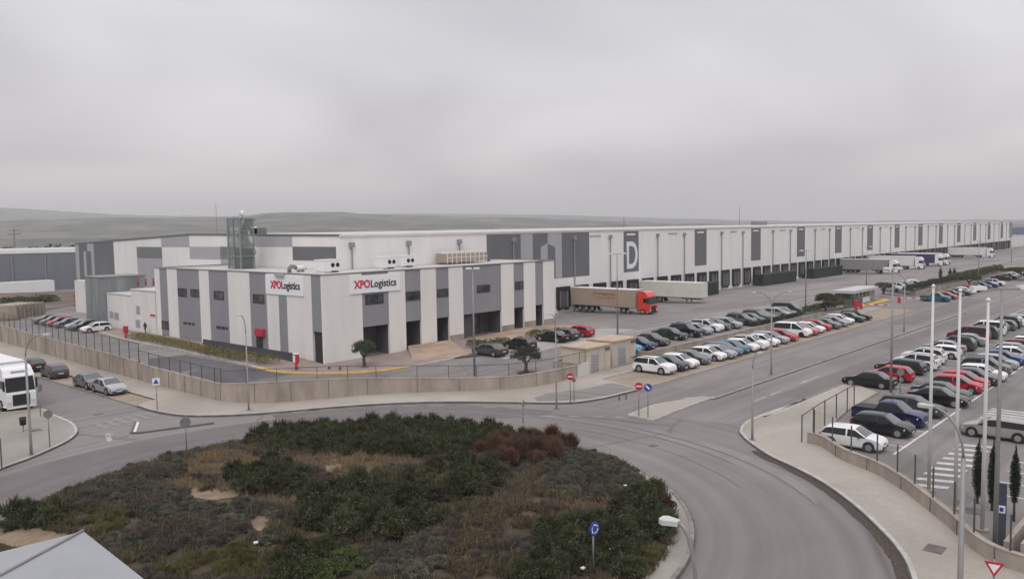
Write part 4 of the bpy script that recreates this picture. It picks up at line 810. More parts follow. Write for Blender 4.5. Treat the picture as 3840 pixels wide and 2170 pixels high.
road_sign((2139, 1508), .13, zs_((2139, 1508), .13, 1411), .31, 'noentry', 'red no entry sign at the kerb below the beige huts')
road_sign((2153, 1506), .13, zs_((2153, 1506), .13, 1425), .18, 'back', 'thin post with a small grey plate close to the left no entry sign')
road_sign((590, 1537), .13, zs_((590, 1537), .13, 1430), .3, 'ped', 'square white and blue crossing sign on the left corner pavement before the retaining wall')
road_sign((700, 1693), .2, zs_((700, 1693), .2, 1582), .36, 'back', 'grey back of a round sign at the far left edge of the roundabout', None)
road_sign((1964, 1585), .2, zs_((1964, 1585), .2, 1512), .27, 'back', 'grey back of a small sign behind the shrubs at the top of the roundabout', .4)
road_sign((187, 1675), .13, zs_((187, 1675), .13, 1552), .30, 'back', 'slim post with a small grey sign back beside the left corner kerb')
road_sign((155, 1560), .13, zs_((155, 1560), .13, 1455), .35, 'back', 'pale grey sign back just right of the white truck cab', .8)
pp = P(2228, 1985, 2.2); road_sign((pp.x, pp.y), .2, 2.05, .31, 'round@', 'round blue roundabout sign with white circling arrows in front of the shrubs', math.atan2(-pp.y, -pp.x)+math.pi/2+.85)
pp = P(3728, 2128, 2.2); road_sign((pp.x, pp.y), .13, 2.1, .34, 'yield@', 'white yield triangle with red border at the bottom right corner')
pp = P(3242, 1430, 1.7); road_sign(tuple(P(3375, 1500).to_2d()), .05, 2.4, .3, 'back@', 'grey sign back on a short post by the dark hatchback')
road_sign((2362, 1418), .13, 1.9, .22, 'arrow', 'small faded blue disc on a thin post in front of the right beige hut') if False else None
pt = P(3752, 2040, .1); t = thing('information_totem', 'dark slim totem with a small white and blue square, at the right edge', 'sign', (pt.x, pt.y, .02), math.atan2(-pt.y, -pt.x)+math.pi/2)
MB().box(-.2, .2, 0, .12, 0, 3.0).build('body', mat('totem dark blue', (.05, .06, .085), .4, .05, 2.), t); MB().box(-.15, .15, -.03, -.001, 1.6, 1.95).build('plate', wht_s, t); MB().box(-.08, .08, -.05, -.031, 1.68, 1.87).build('symbol', blue_s, t)
# litter bin, hydrants, hose cabinets
lb_ = P(88, 1618, .13); r = thing('litter_bin', 'small dark litter bin on a short post on the left corner pavement', 'bin', (lb_.x, lb_.y, .13)); MB().tube([(0, 0, 0), (0, 0, .6)], .05, 8).build('post', steel, r); MB().tube([(0, 0, .55), (0, 0, 1.15)], [.22, .26], 10).build('bucket', black, r, True)
redp = mat('hydrant red', (.45, .02, .04), .45, .08, 3.)
def hydrant(px_, label, w=.55, hgt=1.7, white_top=True):
    p = S(*px_); r = thing('hose_cabinet', label, 'fire hydrant', (p.x, p.y, p.z+.1), ANG, 'red fire hose cabinets'); mb = MB(); mb.tube([(0, 0, 0), (0, 0, .75)], .17, 10); mb.build('hydrant', redp, r, True); MB().box(-w/2, w/2, -.2, .2, .75, hgt).build('cabinet', redp, r)
    if white_top: MB().prism([(-w/2-.03, -.23), (w/2+.03, -.23), (w/2+.03, .23), (-w/2-.03, .23)], hgt, hgt+.14).build('lid', pwhite, r); MB().box(-w/2-.02, -.05, -.23, -.2, .85, hgt-.1).build('door', pwhite, r)
hydrant((1112, 1390), 'red and white fire hose cabinet on the yellow kerb left of the office corner'); hydrant((473, 1270), 'red fire hose cabinet at the left end of the shrub strip beside the white car', white_top=False); hydrant((284, 1132), 'far red fire hose cabinet at the left end of the hall', white_top=False)
hydrant((3210, 1168), 'red fire hose cabinet by the barrier in front of the gatehouse', .7, 1.8, False)
for (x, y, lb) in ((1235, 1389, 'dark low bollard on the yellow kerb right of the office corner'), (1275, 1391, 'second dark low bollard on the yellow kerb nearer the olive tree')):
    p = S(x, y); o = MB().tube([(0, 0, 0), (0, 0, .35)], [.16, .12], 10).build('bollard', kerbd); o.location = (p.x, p.y, p.z+.14); tag(o, lb, 'bollard')
for k, (x, y) in enumerate(((2322, 1500), (2348, 1497))):
    p = P(x, y); o = MB().tube([(0, 0, 0), (0, 0, .55)], .06, 8).build('bollard', kerbd); o.location = (p.x, p.y, 0); tag(o, 'thin dark post in the gutter, %s of the pair left of the traffic island' % ('left' if k == 0 else 'right'), 'bollard')

# ================================================================ GATEHOUSE
gx0, gx1 = onV(3190, 1150, 53.)[0], onV(3262, 1140, 53.)[0]
gh = thing('gatehouse', 'small flat-roofed gatehouse with dark window band at the yard entrance', 'gatehouse', (gx0, 53., .1))
gw_ = gx1-gx0; gH = zat(gx0, 53, 1090)-.1
MB().box(0, gw_, 0, 3, 0, 1.1).build('wall', cwhite, gh); MB().box(.05, gw_-.05, .05, 2.95, 1.1, gH-.5).build('window_band', glass, gh)
mb = MB(); [mb.box(a*gw_/5-.06, a*gw_/5+.06, -.02, .05, 1.1, gH-.5) for a in range(1, 6)]; mb.build('mullion', pwhite, gh)
MB().prism([(-.5, -.7), (gw_+2.6, -.7), (gw_+3.6, .4), (gw_+3.6, 2.6), (gw_+2.6, 3.3), (-.5, 3.3)], gH-.5, gH).build('roof', mat('gatehouse white roof', (.46, .45, .43), .6, .04, 1.), gh)
mb = MB(); mb.prism([(gw_+.01, 0), (gw_+2.6, 0), (gw_+3.4, .8), (gw_+3.4, 2.9), (gw_+.01, 2.9)], 0, gH-.5); mb.build('end_wall', grey, gh)
ye = MB(); ye.prism([(gx0-2, 51.0), (gx1+5.5, 51.0), (gx1+7, 52.2), (gx1+5, 52.8), (gx0-2, 52.8)], -.02, .16); setting(ye.build('yellow_kerb', mat('gate yellow', (.62, .40, .03), .7, .1, 2.)))
tag(MB().box(0, 1, -.03, .03, 0, .6).build('x', redp), 'x', 'x') if False else None
def barrier(x, y, L, label, rz=0):
    p = P(x, y, .05); r = thing('barrier', label, 'barrier', (p.x, p.y, .05), rz, 'gate barriers'); MB().box(-.25, .25, -.25, .25, 0, 1.05).build('housing', redp, r); mb = MB().box(.25, L, -.05, .05, .85, .97); mb.build('arm', wht_s, r)
    for k in range(3): MB().box(.6+k*L/3, .6+k*L/3+L/6, -.055, .055, .845, .975).build('stripe', redp, r)
barrier(3228, 1160, 4.5, 'red and white barrier left of the gatehouse wall', rad(-75)); barrier(3372, 1134, 4.5, 'red barrier housing right of the gatehouse', rad(-80))
gd = P(3132, 1168, .1); ge = P(3203, 1148, .1); t = thing('grey_hoarding', 'solid dark grey sliding gate between the hedge and the gatehouse', 'gate', (gd.x, 50.4, .1)); L_ = onV(3203, 1145, 50.4)[0]-onV(3132, 1160, 50.4)[0]
MB().box(0, L_, -.05, .05, 0, 1.9).build('panel', mat('dark green grey', (.085, .10, .10), .6, .05, 2.), t); mb = MB(); [mb.box(k*L_/8-.04, k*L_/8+.04, -.09, -.05, 0, 2.0) for k in range(9)]; mb.build('post', postm, t)
# ================================================================ CARS
tyre_m = mat('tyre rubber', (.015, .015, .016), .8, 0); rim_m = mat('alloy rim', (.35, .35, .36), .35, 0, metal=.6); trim = mat('black car trim', (.018, .018, .02), .55, 0)
cglass = mat('car glass', (.008, .012, .013), .05, 0, spec=.35); wglass = mat('windscreen glass', (.03, .035, .037), .06, 0, spec=1., coat=.6); hl_m = mat('headlight lens', (.55, .57, .60), .15, 0, spec=.8); tl_m = mat('tail light red', (.30, .01, .015), .25, 0); plate_m = mat('number plate', (.6, .6, .58), .5, 0)
PAINT = {'white': (.74, .74, .75), 'silver': (.36, .37, .39), 'grey': (.15, .155, .165), 'dark grey': (.055, .058, .064), 'black': (.010, .010, .012), 'red': (.42, .012, .03), 'dark red': (.16, .012, .03), 'blue': (.02, .065, .22), 'dark blue': (.012, .016, .075), 'light blue': (.10, .27, .45), 'teal blue': (.02, .12, .19), 'dark green': (.022, .036, .032), 'grey green': (.13, .17, .15), 'beige': (.34, .33, .30), 'blue grey': (.12, .155, .20), 'pink red': (.40, .10, .12)}
def paint_m(c):
    k = 'car paint '+c
    return MT.get(k) or mat(k, PAINT[c], .25 if c not in ('black', 'dark green', 'dark blue') else .18, 0, coat=.25, metal=.35 if c in ('silver', 'grey', 'blue grey', 'beige') else 0, spec=.35)
# stations: (x/L, belt z, top z, width scale); cabin between windscreen base and rear glass base
SHAPES = {
 'hatchback': (4.15, 1.78, [(-.5, .52, .56, .84), (-.492, .78, .82, .92), (-.475, .92, .97, .96), (-.455, .93, 1.0, .97), (-.385, .93, 1.36, .98), (-.33, .93, 1.43, 1), (-.06, .92, 1.47, 1), (-.035, .92, 1.47, 1), (.08, .91, 1.44, 1), (.255, .90, .97, 1), (.33, .86, .92, .99), (.42, .78, .83, .96), (.475, .66, .71, .90), (.5, .45, .50, .80)], 3, 6, 9),
 'saloon': (4.6, 1.80, [(-.5, .50, .54, .82), (-.49, .80, .86, .92), (-.46, .90, .97, .96), (-.36, .93, 1.01, .98), (-.34, .93, 1.02, .98), (-.215, .93, 1.38, 1), (-.15, .92, 1.42, 1), (-.035, .92, 1.44, 1), (-.01, .92, 1.44, 1), (.09, .91, 1.40, 1), (.235, .90, .96, 1), (.33, .85, .90, .99), (.43, .76, .80, .95), (.48, .63, .68, .88), (.5, .44, .49, .80)], 4, 7, 10),
 'estate': (4.7, 1.80, [(-.5, .52, .56, .84), (-.492, .80, .86, .93), (-.478, .92, .99, .96), (-.465, .93, 1.02, .97), (-.42, .93, 1.36, .98), (-.37, .93, 1.43, 1), (-.05, .92, 1.47, 1), (-.028, .92, 1.47, 1), (.08, .91, 1.43, 1), (.235, .90, .97, 1), (.33, .86, .91, .99), (.43, .77, .81, .95), (.48, .64, .69, .88), (.5, .44, .49, .80)], 3, 6, 9),
 'jeep': (4.45, 1.86, [(-.5, .56, .62, .86), (-.492, .90, .96, .93), (-.478, 1.02, 1.10, .96), (-.46, 1.03, 1.14, .97), (-.405, 1.03, 1.52, .98), (-.35, 1.03, 1.62, 1), (-.06, 1.02, 1.66, 1), (-.035, 1.02, 1.66, 1), (.09, 1.01, 1.62, 1), (.245, 1.01, 1.10, 1), (.34, .98, 1.05, .99), (.43, .92, .98, .96), (.478, .80, .86, .90), (.5, .52, .58, .82)], 3, 6, 9),
 'minivan': (4.85, 1.92, [(-.5, .56, .62, .90), (-.494, .95, 1.02, .96), (-.488, 1.05, 1.15, .97), (-.48, 1.06, 1.2, .98), (-.455, 1.06, 1.80, .99), (-.40, 1.06, 1.88, 1), (.0, 1.05, 1.92, 1), (.025, 1.05, 1.92, 1), (.13, 1.04, 1.86, 1), (.335, 1.03, 1.16, 1), (.39, 1.0, 1.08, .98), (.44, .93, 1.0, .95), (.48, .80, .86, .90), (.5, .50, .56, .82)], 3, 6, 9),
 'pickup': (5.2, 1.84, [(-.5, .50, .55, .94), (-.495, 1.02, 1.06, .97), (-.47, 1.05, 1.09, 1), (-.16, 1.05, 1.09, 1), (-.155, 1.05, 1.12, 1), (-.115, 1.05, 1.62, .99), (-.08, 1.05, 1.72, 1), (.04, 1.04, 1.75, 1), (.06, 1.04, 1.75, 1), (.13, 1.03, 1.70, 1), (.265, 1.03, 1.12, 1), (.36, 1.0, 1.07, .99), (.44, .93, .99, .96), (.482, .80, .85, .90), (.5, .52, .57, .84)], 4, 7, 10),
}
def build_car(kind, full=True):
    L, Wd, ST, ir, ib, iw_ = SHAPES[kind]; w = Wd/2
    root = D.objects.new('parked_car', None); C.objects.link(root); root.empty_display_size = .3
    rings = []
    for x, zb, zt, ws in ST:
        cab = zt > zb+.15; hw = w*ws; nr = max(0, min(1, (zt-zb-.08)/.42)); wt = hw*(.985-.16*nr)
        end = x in (ST[0][0], ST[-1][0]); z0 = .34 if end else .2
        rings.append([(x*L, 0, z0), (x*L, hw*.88, z0), (x*L, hw*.985, z0+.1), (x*L, hw, zb*.62), (x*L, hw*.975, zb), (x*L, wt, zt-.07*nr-.025), (x*L, wt*.86, zt-.012), (x*L, wt*.5, zt+.012), (x*L, 0, zt+.02)])
    nr_ = 9; pieces = {}
    def add(key, f4):
        mb = pieces.setdefault(key, MB()); mb.quad(*f4)
    for i in range(len(ST)-1):
        for s in (1, -1):
            for j in range(nr_-1):
                a, b, c, d = rings[i][j], rings[i+1][j], rings[i+1][j+1], rings[i][j+1]
                key = 'body'
                if ir <= i < iw_:
                    if j == 4 and i not in (ib,):
                        key = ('side_window', s, 0 if i < ib else 1)
                        if (i == ir) and kind in ('pickup',): key = 'body'
                    elif i == ir and j >= 6: key = 'rear_window'
                    elif i == iw_-1 and j >= 6: key = 'windscreen'
                q = [(p[0], p[1]*s, p[2]) for p in ((a, d, c, b) if s == 1 else (a, b, c, d))]
                add(key, q)
    for i, rev in ((0, False), (len(ST)-1, True)):
        R_ = rings[i]; poly = [(p[0], p[1], p[2]) for p in R_]+[(p[0], -p[1], p[2]) for p in R_[::-1][1:-1]]; add('body', poly if rev is True else poly[::-1])
    axf, axr, wr = .305*L, -.30*L, .33 if kind not in ('jeep', 'pickup') else .37
    bd = pieces.pop('body')
    import bmesh
    bd.k = 1
    for ax in (axf, axr):
        for s in (1, -1): bd.tube([(ax, s*(w-.25), wr+.02), (ax, s*(w+.004), wr+.02)], wr+.065, 18)
    bd.box(-L*.46, L*.46, -w*.8, w*.8, .16, .3); bd.box(L*.494-.03, L*.5+.012, -w*.55, w*.55, .28, .40).box(L*.488-.02, L*.497+.012, -w*.32, w*.32, .50, .58)
    bd.box(-L*.5-.01, -L*.5+.05, -w*.6, w*.6, .30, .44)
    if kind == 'pickup': bd.box(-.47*L, -.17*L, -w*.86, w*.86, .95, 1.115)
    if kind == 'jeep': 
        for s in (1, -1): bd.box(-.4*L, .1*L, s*w*.74-.03, s*w*.74+.03, 1.655, 1.70)
    me = D.meshes.new('body'); me.from_pydata(bd.v, [], bd.f); me.materials.append(paint_m('white')); me.materials.append(trim); me.polygons.foreach_set('material_index', bd.m)
    bm = bmesh.new(); bm.from_mesh(me); bmesh.ops.remove_doubles(bm, verts=[v for v in bm.verts if True], dist=.0004); bm.to_mesh(me); bm.free()
    me.polygons.foreach_set('use_smooth', [True]*len(me.polygons)); me.set_sharp_from_angle(angle=rad(38))
    b = D.objects.new('body', me); C.objects.link(b); b.parent = root; b.material_slots[0].link = 'OBJECT'
    for key, mb in pieces.items():
        nm = key if isinstance(key, str) else key[0]; mb.build(nm, cglass if nm == 'side_window' else wglass, root, True)
    for ax in (axf, axr):
        for s in (1, -1):
            o = MB().tube([(ax, s*(w-.21), wr), (ax, s*(w+.012), wr)], wr, 18).build('wheel', tyre_m, root)
            if full: MB().tube([(ax, s*(w+.010), wr), (ax, s*(w+.022), wr)], wr*.66, 14).build('rim', rim_m, o)
    if full:
        zf = ST[-2][1]; xf = ST[-2][0]*L; ws = ST[-2][3]; zr_ = ST[2][1]; xr = ST[1][0]*L
        for s in (1, -1):
            MB().prism([(xf-.12, s*w*ws*.62), (xf+.02, s*w*ws*.55), (xf-.0, s*w*ws*.93), (xf-.30, s*w*1.0*.985)], zf-.10, zf+.035).build('headlight', hl_m, root)
            MB().prism([(xr-.015, s*w*.62), (xr-.015, s*w*.90), (xr+.16, s*w*.975), (xr+.12, s*w*.6)], zr_-.24, zr_-.02).build('tail_light', tl_m, root)
            MB().prism([(ST[iw_-1][0]*L+.25, s*(w-.02)), (ST[iw_-1][0]*L+.40, s*(w-.02)), (ST[iw_-1][0]*L+.36, s*(w+.14)), (ST[iw_-1][0]*L+.26, s*(w+.14))], ST[iw_][1]-.0, ST[iw_][1]+.12).build('mirror', trim, root)
        MB().box(-L*.5-.022, -L*.5-.008, -.26, .26, .55, .66).build('number_plate', plate_m, root)
        MB().box(L*.5+.008, L*.5+.024, -.26, .26, .36, .47).build('number_plate', plate_m, root)
    return root
PROTO = {}; LIST = []
def car(kind, col, u, v, z, rz, label, group, full=True, scl=1.):
    key = (kind, full)
    if key not in PROTO: PROTO[key] = build_car(kind, full); r = PROTO[key]; 
    else: r = copy_tree(PROTO[key])
    r.location = (u, v, z); r.rotation_euler = (0, 0, rz+rad(random.uniform(-2.4, 2.4))); r.scale = (scl,)*3
    for ch in r.children:
        if ch.name.startswith('body'): ch.material_slots[0].link = 'OBJECT'; ch.material_slots[0].material = paint_m(col)
    tag(r, label, 'car' if kind not in ('pickup', 'minivan') else {'pickup': 'pickup', 'minivan': 'van'}[kind], group); LIST.append((r, label)); return r
ORD = ['first', 'second', 'third', 'fourth', 'fifth', 'sixth', 'seventh', 'eighth', 'ninth', 'tenth', 'eleventh', 'twelfth', 'thirteenth', 'fourteenth', 'fifteenth', 'sixteenth', 'seventeenth', 'eighteenth', 'nineteenth', 'twentieth', 'twenty-first', 'twenty-second', 'twenty-third', 'twenty-fourth', 'twenty-fifth', 'twenty-sixth']
def row(cars, vfront, z, head, where, group, full=True, gap=2.05, atz=None, back=False):
    """cars: (kind, colour, pixel x of the end nearest the camera); nearest first"""
    last = -99
    for i, c_ in enumerate(cars):
        kind, col, x = c_[:3]; L, Wd = SHAPES[kind][:2]
        u = onV(x, 1300, vfront)[0]-Wd*.30; u = max(u, last+gap); last = u
        f_ = full if u < 105 else False
        zz = z(u, vfront+2) if callable(z) else z
        dv_ = random.uniform(-.2, .38)
        car(kind, col, u, vfront+L/2+dv_, zz, head, '%s %s, %s from the near end, %s' % (col, {'jeep': 'off-road car', 'pickup': 'pickup truck', 'minivan': 'minivan'}.get(kind, kind), ORD[i], where), group, f_)
DN, UP = rad(-90), rad(90)
H_, S_, J_, E_, M_, K_ = 'hatchback', 'saloon', 'jeep', 'estate', 'minivan', 'pickup'
row([(J_, 'white', 2545), (H_, 'dark green', 2590), (H_, 'white', 2622), (S_, 'grey', 2676), (H_, 'white', 2728), (H_, 'silver', 2754), (E_, 'blue grey', 2793), (H_, 'teal blue', 2814), (H_, 'white', 2842), (J_, 'white', 2881), (H_, 'white', 2923), (E_, 'silver', 2957), (H_, 'red', 2991), (M_, 'white', 3046), (H_, 'pink red', 3070), (H_, 'white', 3098), (H_, 'red', 3127), (S_, 'grey green', 3155), (H_, 'silver', 3183), (H_, 'white', 3212), (S_, 'dark grey', 3243), (E_, 'black', 3268)],
    42.9, .02, DN, 'in the row below the low wall', 'cars parked along the main road')
row([(H_, 'light blue', 2412), (H_, 'dark blue', 2455), (S_, 'dark grey', 2512), (S_, 'dark green', 2590), (J_, 'black', 2640), (H_, 'silver', 2680), (J_, 'white', 2722), (H_, 'dark grey', 2750), (H_, 'silver', 2785), (J_, 'grey', 2836), (H_, 'dark grey', 2867), (J_, 'dark grey', 2893), (E_, 'grey', 2915), (H_, 'silver', 2965), (H_, 'grey', 2985), (M_, 'dark grey', 3012)],
    51.1, lambda u, v: G(u, v)+.02, DN, 'in the row above the low wall', 'cars parked above the low concrete wall')
row([(H_, 'silver', 3385), (J_, 'white', 3410), (H_, 'dark grey', 3432), (S_, 'silver', 3450), (H_, 'white', 3468)], 51.6, lambda u, v: G(u, v)+.02, DN, 'in the row behind the hedge', 'cars parked behind the hedge', False)
row([(K_, 'teal blue', 3560), (H_, 'pink red', 3590), (S_, 'dark red', 3616), (H_, 'grey', 3639), (S_, 'white', 3659), (H_, 'red', 3681), (S_, 'blue grey', 3701), (H_, 'grey', 3721), (H_, 'blue', 3740), (J_, 'white', 3762)], 41.0, .02, DN, 'in the row past the gate', 'cars parked at the far roadside', False)
row([(S_, 'black', 3790), (H_, 'silver', 3812), (S_, 'white', 3832), (H_, 'silver', 3850)], 43.0, .02, DN, 'at the far right edge', 'cars parked at the far right edge', False)
# car park: near row (nose to the camera side), two blocks, then the row backing on to it
near = 'inside the near right fence'
row([(H_, 'white', 3352), (H_, 'black', 3436), (K_, 'dark blue', 3490), (E_, 'dark grey', 3545)], 17.0, .03, DN, near, 'cars in the near bays of the car park', True, 2.5)
row([(S_, 'black', 3642), (S_, 'dark green', 3668), (H_, 'red', 3712), (H_, 'red', 3735), (S_, 'dark grey', 3752), (H_, 'white', 3778), (J_, 'grey', 3808), (H_, 'silver', 3838), (S_, 'blue', 3862), (H_, 'white', 3885), (H_, 'silver', 3905), (H_, 'dark red', 3925), (H_, 'white', 3945), (H_, 'grey', 3962)], 16.3, .03, DN, 'in the row facing the aisle', 'cars in the middle row of the car park', True, 2.5)
row([(S_, 'black', 3383), (H_, 'red', 3434), (E_, 'dark green', 3487), (J_, 'white', 3524), (J_, 'white', 3566), (H_, 'white', 3606), (S_, 'silver', 3640), (J_, 'dark grey', 3664), (S_, 'silver', 3700), (M_, 'dark red', 3728), (J_, 'dark grey', 3752), (M_, 'white', 3776), (H_, 'dark green', 3795), (H_, 'grey', 3812), (J_, 'black', 3828), (H_, 'white', 3842), (H_, 'silver', 3856)], 22.9, .03, UP, 'in the row facing the road', 'cars in the roadside row of the car park', True, 2.4)
row([(E_, 'beige', 3700)], 9.6, .03, UP, 'alone across the aisle at the right edge', 'cars in the near aisle of the car park') if False else None
car(E_, 'beige', 65.2, 12.4, .03, UP, 'beige estate car alone across the aisle at the right edge, above the cypresses', 'car park cars')
# by the office and in the left street
for i, (kind, col, x, y) in enumerate([(S_, 'dark grey', 1925, 1338), (H_, 'black', 2052, 1316), (S_, 'black', 2170, 1286), (H_, 'dark grey', 2218, 1279), (H_, 'red', 2272, 1266)]):
    p = S(x, y); L = SHAPES[kind][0]; car(kind, col, p.x-.6, 63.2+L/2, G(p.x, 65)+.02, UP, '%s %s, %s from left of five before the office' % (col, kind, ORD[i]), 'cars parked in front of the office')
for i, (kind, col, x, y) in enumerate([(H_, 'white', 372, 1243), (S_, 'black', 330, 1234), (H_, 'silver', 296, 1234), (S_, 'blue grey', 277, 1224), (H_, 'red', 254, 1219), (H_, 'grey', 232, 1214), (S_, 'dark grey', 210, 1209)]):
    p = P(x, y, .62); L = SHAPES[kind][0]; car(kind, col, 48.3+L/2, p.y+.2 if i != 1 else p.y-.6, G(50, p.y)+.02, rad(180), '%s %s, %s from right of seven behind the left fence' % (col, kind, ORD[i]), 'cars parked left of the office')
for (kind, col, x, y, hd, lb) in [(H_, 'black', 190, 1390, UP, 'black hatchback, rearmost of the parked cars below the tall retaining wall'), (H_, 'dark grey', 268, 1416, UP, 'dark grey hatchback second from the back below the tall retaining wall'), (S_, 'grey', 395, 1458, DN, 'grey saloon just behind the silver one below the tall retaining wall'), (S_, 'silver', 462, 1480, DN, 'silver saloon nearest the corner below the tall retaining wall')]:
    p = P(x, y); L = SHAPES[kind][0]; car(kind, col, 32.7, p.y+L/2, .02, hd, lb, 'cars parked in the left street')

# ================================================================ TRUCKS
def wheel(parent, x, y, r, w, s):
    o = MB().tube([(x, y, r), (x, y+s*w, r)], r, 18).build('wheel', tyre_m, parent); MB().tube([(x, y+s*(w+.0), r), (x, y+s*(w+.02), r)], r*.55, 12).build('rim', rim_m, o)
def truck(u, v, z, rz, cab, box, label, Lb=13.4, stripe=None, bh=4.0, curtain=False, tractor=True, name='articulated_truck', visor=False, group=None):
    """front of the cab at x=0, body runs back along -x"""
    r = thing(name, label, 'truck' if tractor else 'trailer', (u, v, z), rz, group); cm = mat('truck cab '+cab, PAINT.get(cab, (.7, .7, .7)), .3, 0, coat=.8); W_ = 1.25
    x0 = -2.75 if tractor else 0
    if tractor:
        pr = [(-.16, .42), (.0, .55), (.0, 1.55), (-.06, 1.75), (-.40, 3.05), (-.75, 3.62), (-1.2, 3.86), (-2.3, 3.90), (-2.3, .95), (-1.9, .42)]
        mb = MB(); n = len(pr)
        for s in (1, -1):
            mb.v += [(x, s*W_*(.94 if x > -.1 or z_ > 3.3 else 1.), z_) for x, z_ in pr]
        mb.f = [tuple(range(n))[::-1], tuple(range(n, 2*n))]+[(i, (i+1) % n, n+(i+1) % n, n+i) for i in range(n)]; mb.m = [0]*len(mb.f); b = mb.build('cab', cm, r)
        MB().quad((-.062, -W_*.92, 1.76), (-.062, W_*.92, 1.76), (-.372, W_*.88, 2.94), (-.372, -W_*.88, 2.94)).build('windscreen', cglass, r).location = (.025, 0, 0)
        for s in (1, -1): MB().box(-1.25, -.42, s*W_-.004, s*W_+.012, 2.02, 2.72).build('side_window', cglass, r); MB().box(-.28, -.12, s*(W_+.05)-.05, s*(W_+.05)+.09, 1.9, 2.75).build('mirror', trim, r); MB().box(-.02, .03, s*.95-.18, s*.95+.18, .68, .92).build('headlight', hl_m, r)
        MB().prism([(-.01, -.72), (.035, -.62), (.035, .62), (-.01, .72)], .55, 1.5).build('grille', trim, r); MB().box(-.14, .03, -W_*.92, W_*.92, .3, .48).build('bumper', trim if not visor else cm, r)
        if visor: MB().prism([(-.42, -W_*.86), (-.02, -W_*.86), (-.02, W_*.86), (-.42, W_*.86)], 3.0, 3.09).build('sun_visor', cm, r); MB().box(-.66, -.54, -.55, .55, 3.3, 3.5).build('roof_panel', lgrey, r)
        MB().box(-6.3, -.4, -.55, .55, .55, .95).build('chassis', trim, r); MB().box(-4.0, -2.5, -W_+.02, W_-.02, .5, 1.0).build('fuel_tank', pwhite if cab == 'white' else lgrey, r)
        for x in (-1.35, -5.1): [wheel(r, x, s*(W_-.33), .5, .32, s) for s in (1, -1)]
    bm_ = box; xb = x0-Lb; zb = 1.15 if Lb > 9 else 1.05
    MB().box(xb, x0, -W_-.02, W_+.02, zb, bh).build('trailer_box', bm_, r); MB().box(xb-.02, x0+.02, -W_-.05, W_+.05, bh, bh+.07).build('roof_edge', pwhite, r); MB().box(xb, x0, -W_-.04, W_+.04, zb-.12, zb).build('side_rail', steel, r)
    mb = MB(); [mb.box(xb+k*Lb/9-.012, xb+k*Lb/9+.012, -W_-.035, W_+.035, zb, bh) for k in range(10)]; mb.build('post', steel, r) if curtain else None
    MB().box(xb+.3, x0-.6, -.5, .5, .75, zb-.12).build('chassis', trim, r)
    for k in range(3 if Lb > 9 else 1): [wheel(r, xb+1.9+k*1.31 if Lb > 9 else xb+2.0, s*(W_-.33), .5, .32, s) for s in (1, -1)]
    if Lb > 9: MB().box(xb+6.2, xb+9.2, -W_+.03, -W_+.08, .55, 1.0).build('side_guard', lgrey, r); [MB().box(x0-3.2-.07, x0-3.2+.07, s*.9-.07, s*.9+.07, .12, .9).build('landing_leg', trim, r) for s in (1, -1)]
    if stripe:
        mb = MB(); random.seed(3); [mb.box(xb+Lb*.36+k*.42, xb+Lb*.36+k*.42+random.uniform(.2, .34), -W_-.045, -W_-.022, 3.0+.08*math.sin(k), 3.0+random.uniform(.22, .36)) for k in range(11)]; mb.build('faded_lettering', mat('faded brown lettering', (.20, .07, .045), .7, .1, 2.), r)
        mb = MB(); [mb.box(xb+Lb*.40+k*.5, xb+Lb*.40+k*.5+.44, -W_-.045, -W_-.022, 2.35, 2.75) for k in range(8)]; mb.build('faded_lettering', mat('faded red lettering', (.42, .17, .12), .7, .1, 2.), r)
    return r
tanbox = mat('tan tarpaulin', (.36, .28, .21), .6, .08, .8); greyt = mat('grey tarpaulin', (.25, .24, .24), .6, .1, .8); whitet = mat('white truck box', (.66, .66, .64), .45, .05, .6); bluet = mat('navy tarpaulin', (.03, .03, .10), .5, .05, .8); creamt = mat('cream trailer box', (.60, .59, .53), .5, .06, .6)
pf = P(62, 1545); truck(24.35, pf.y+.1, .02, DN, 'white', whitet, 'white truck with dark windscreen and black grille, cut off by the left picture edge', bh=4.0, visor=True)
PAINT['signal red'] = (.60, .035, .02)
def dock_truck(xp, yp, cab, box, label, **k):
    p = P(xp, yp, .35); truck(p.x, p.y, .33, DN, cab, box, label, **k); return p
zr0 = .33
def at_dock(xf, cab, box, label, zc=.5, **k):
    Lt = (2.75 if k.get('tractor', True) else 0)+k.get('Lb', 13.4); v_ = HV-.8-Lt; u_ = onV(xf, 1150, v_)[0]; truck(u_-.9, v_, G(u_, v_+3)+.01, DN, cab, box, label, **k)
at_dock(2462, 'signal red', tanbox, 'articulated truck with bright red cab and tan trailer standing at the docks', stripe=True)
at_dock(2650, 'white', creamt, 'long cream trailer without a tractor, on landing legs beside the red truck', tractor=False, bh=3.9)
at_dock(3372, 'white', greyt, 'white cab truck with grey curtain trailer, first of the far trucks', curtain=True)
at_dock(3466, 'white', whitet, 'all white truck with white trailer behind the grey trailer truck')
at_dock(3537, 'white', bluet, 'white cab truck with navy blue trailer, third of the far trucks')
at_dock(3560, 'white', whitet, 'white truck right beside the navy trailer truck')
at_dock(3724, 'white', whitet, 'farthest white truck, standing alone near the end of the hall')
dskip = mat('dark green container', (.018, .026, .026), .6, .2, 1.)
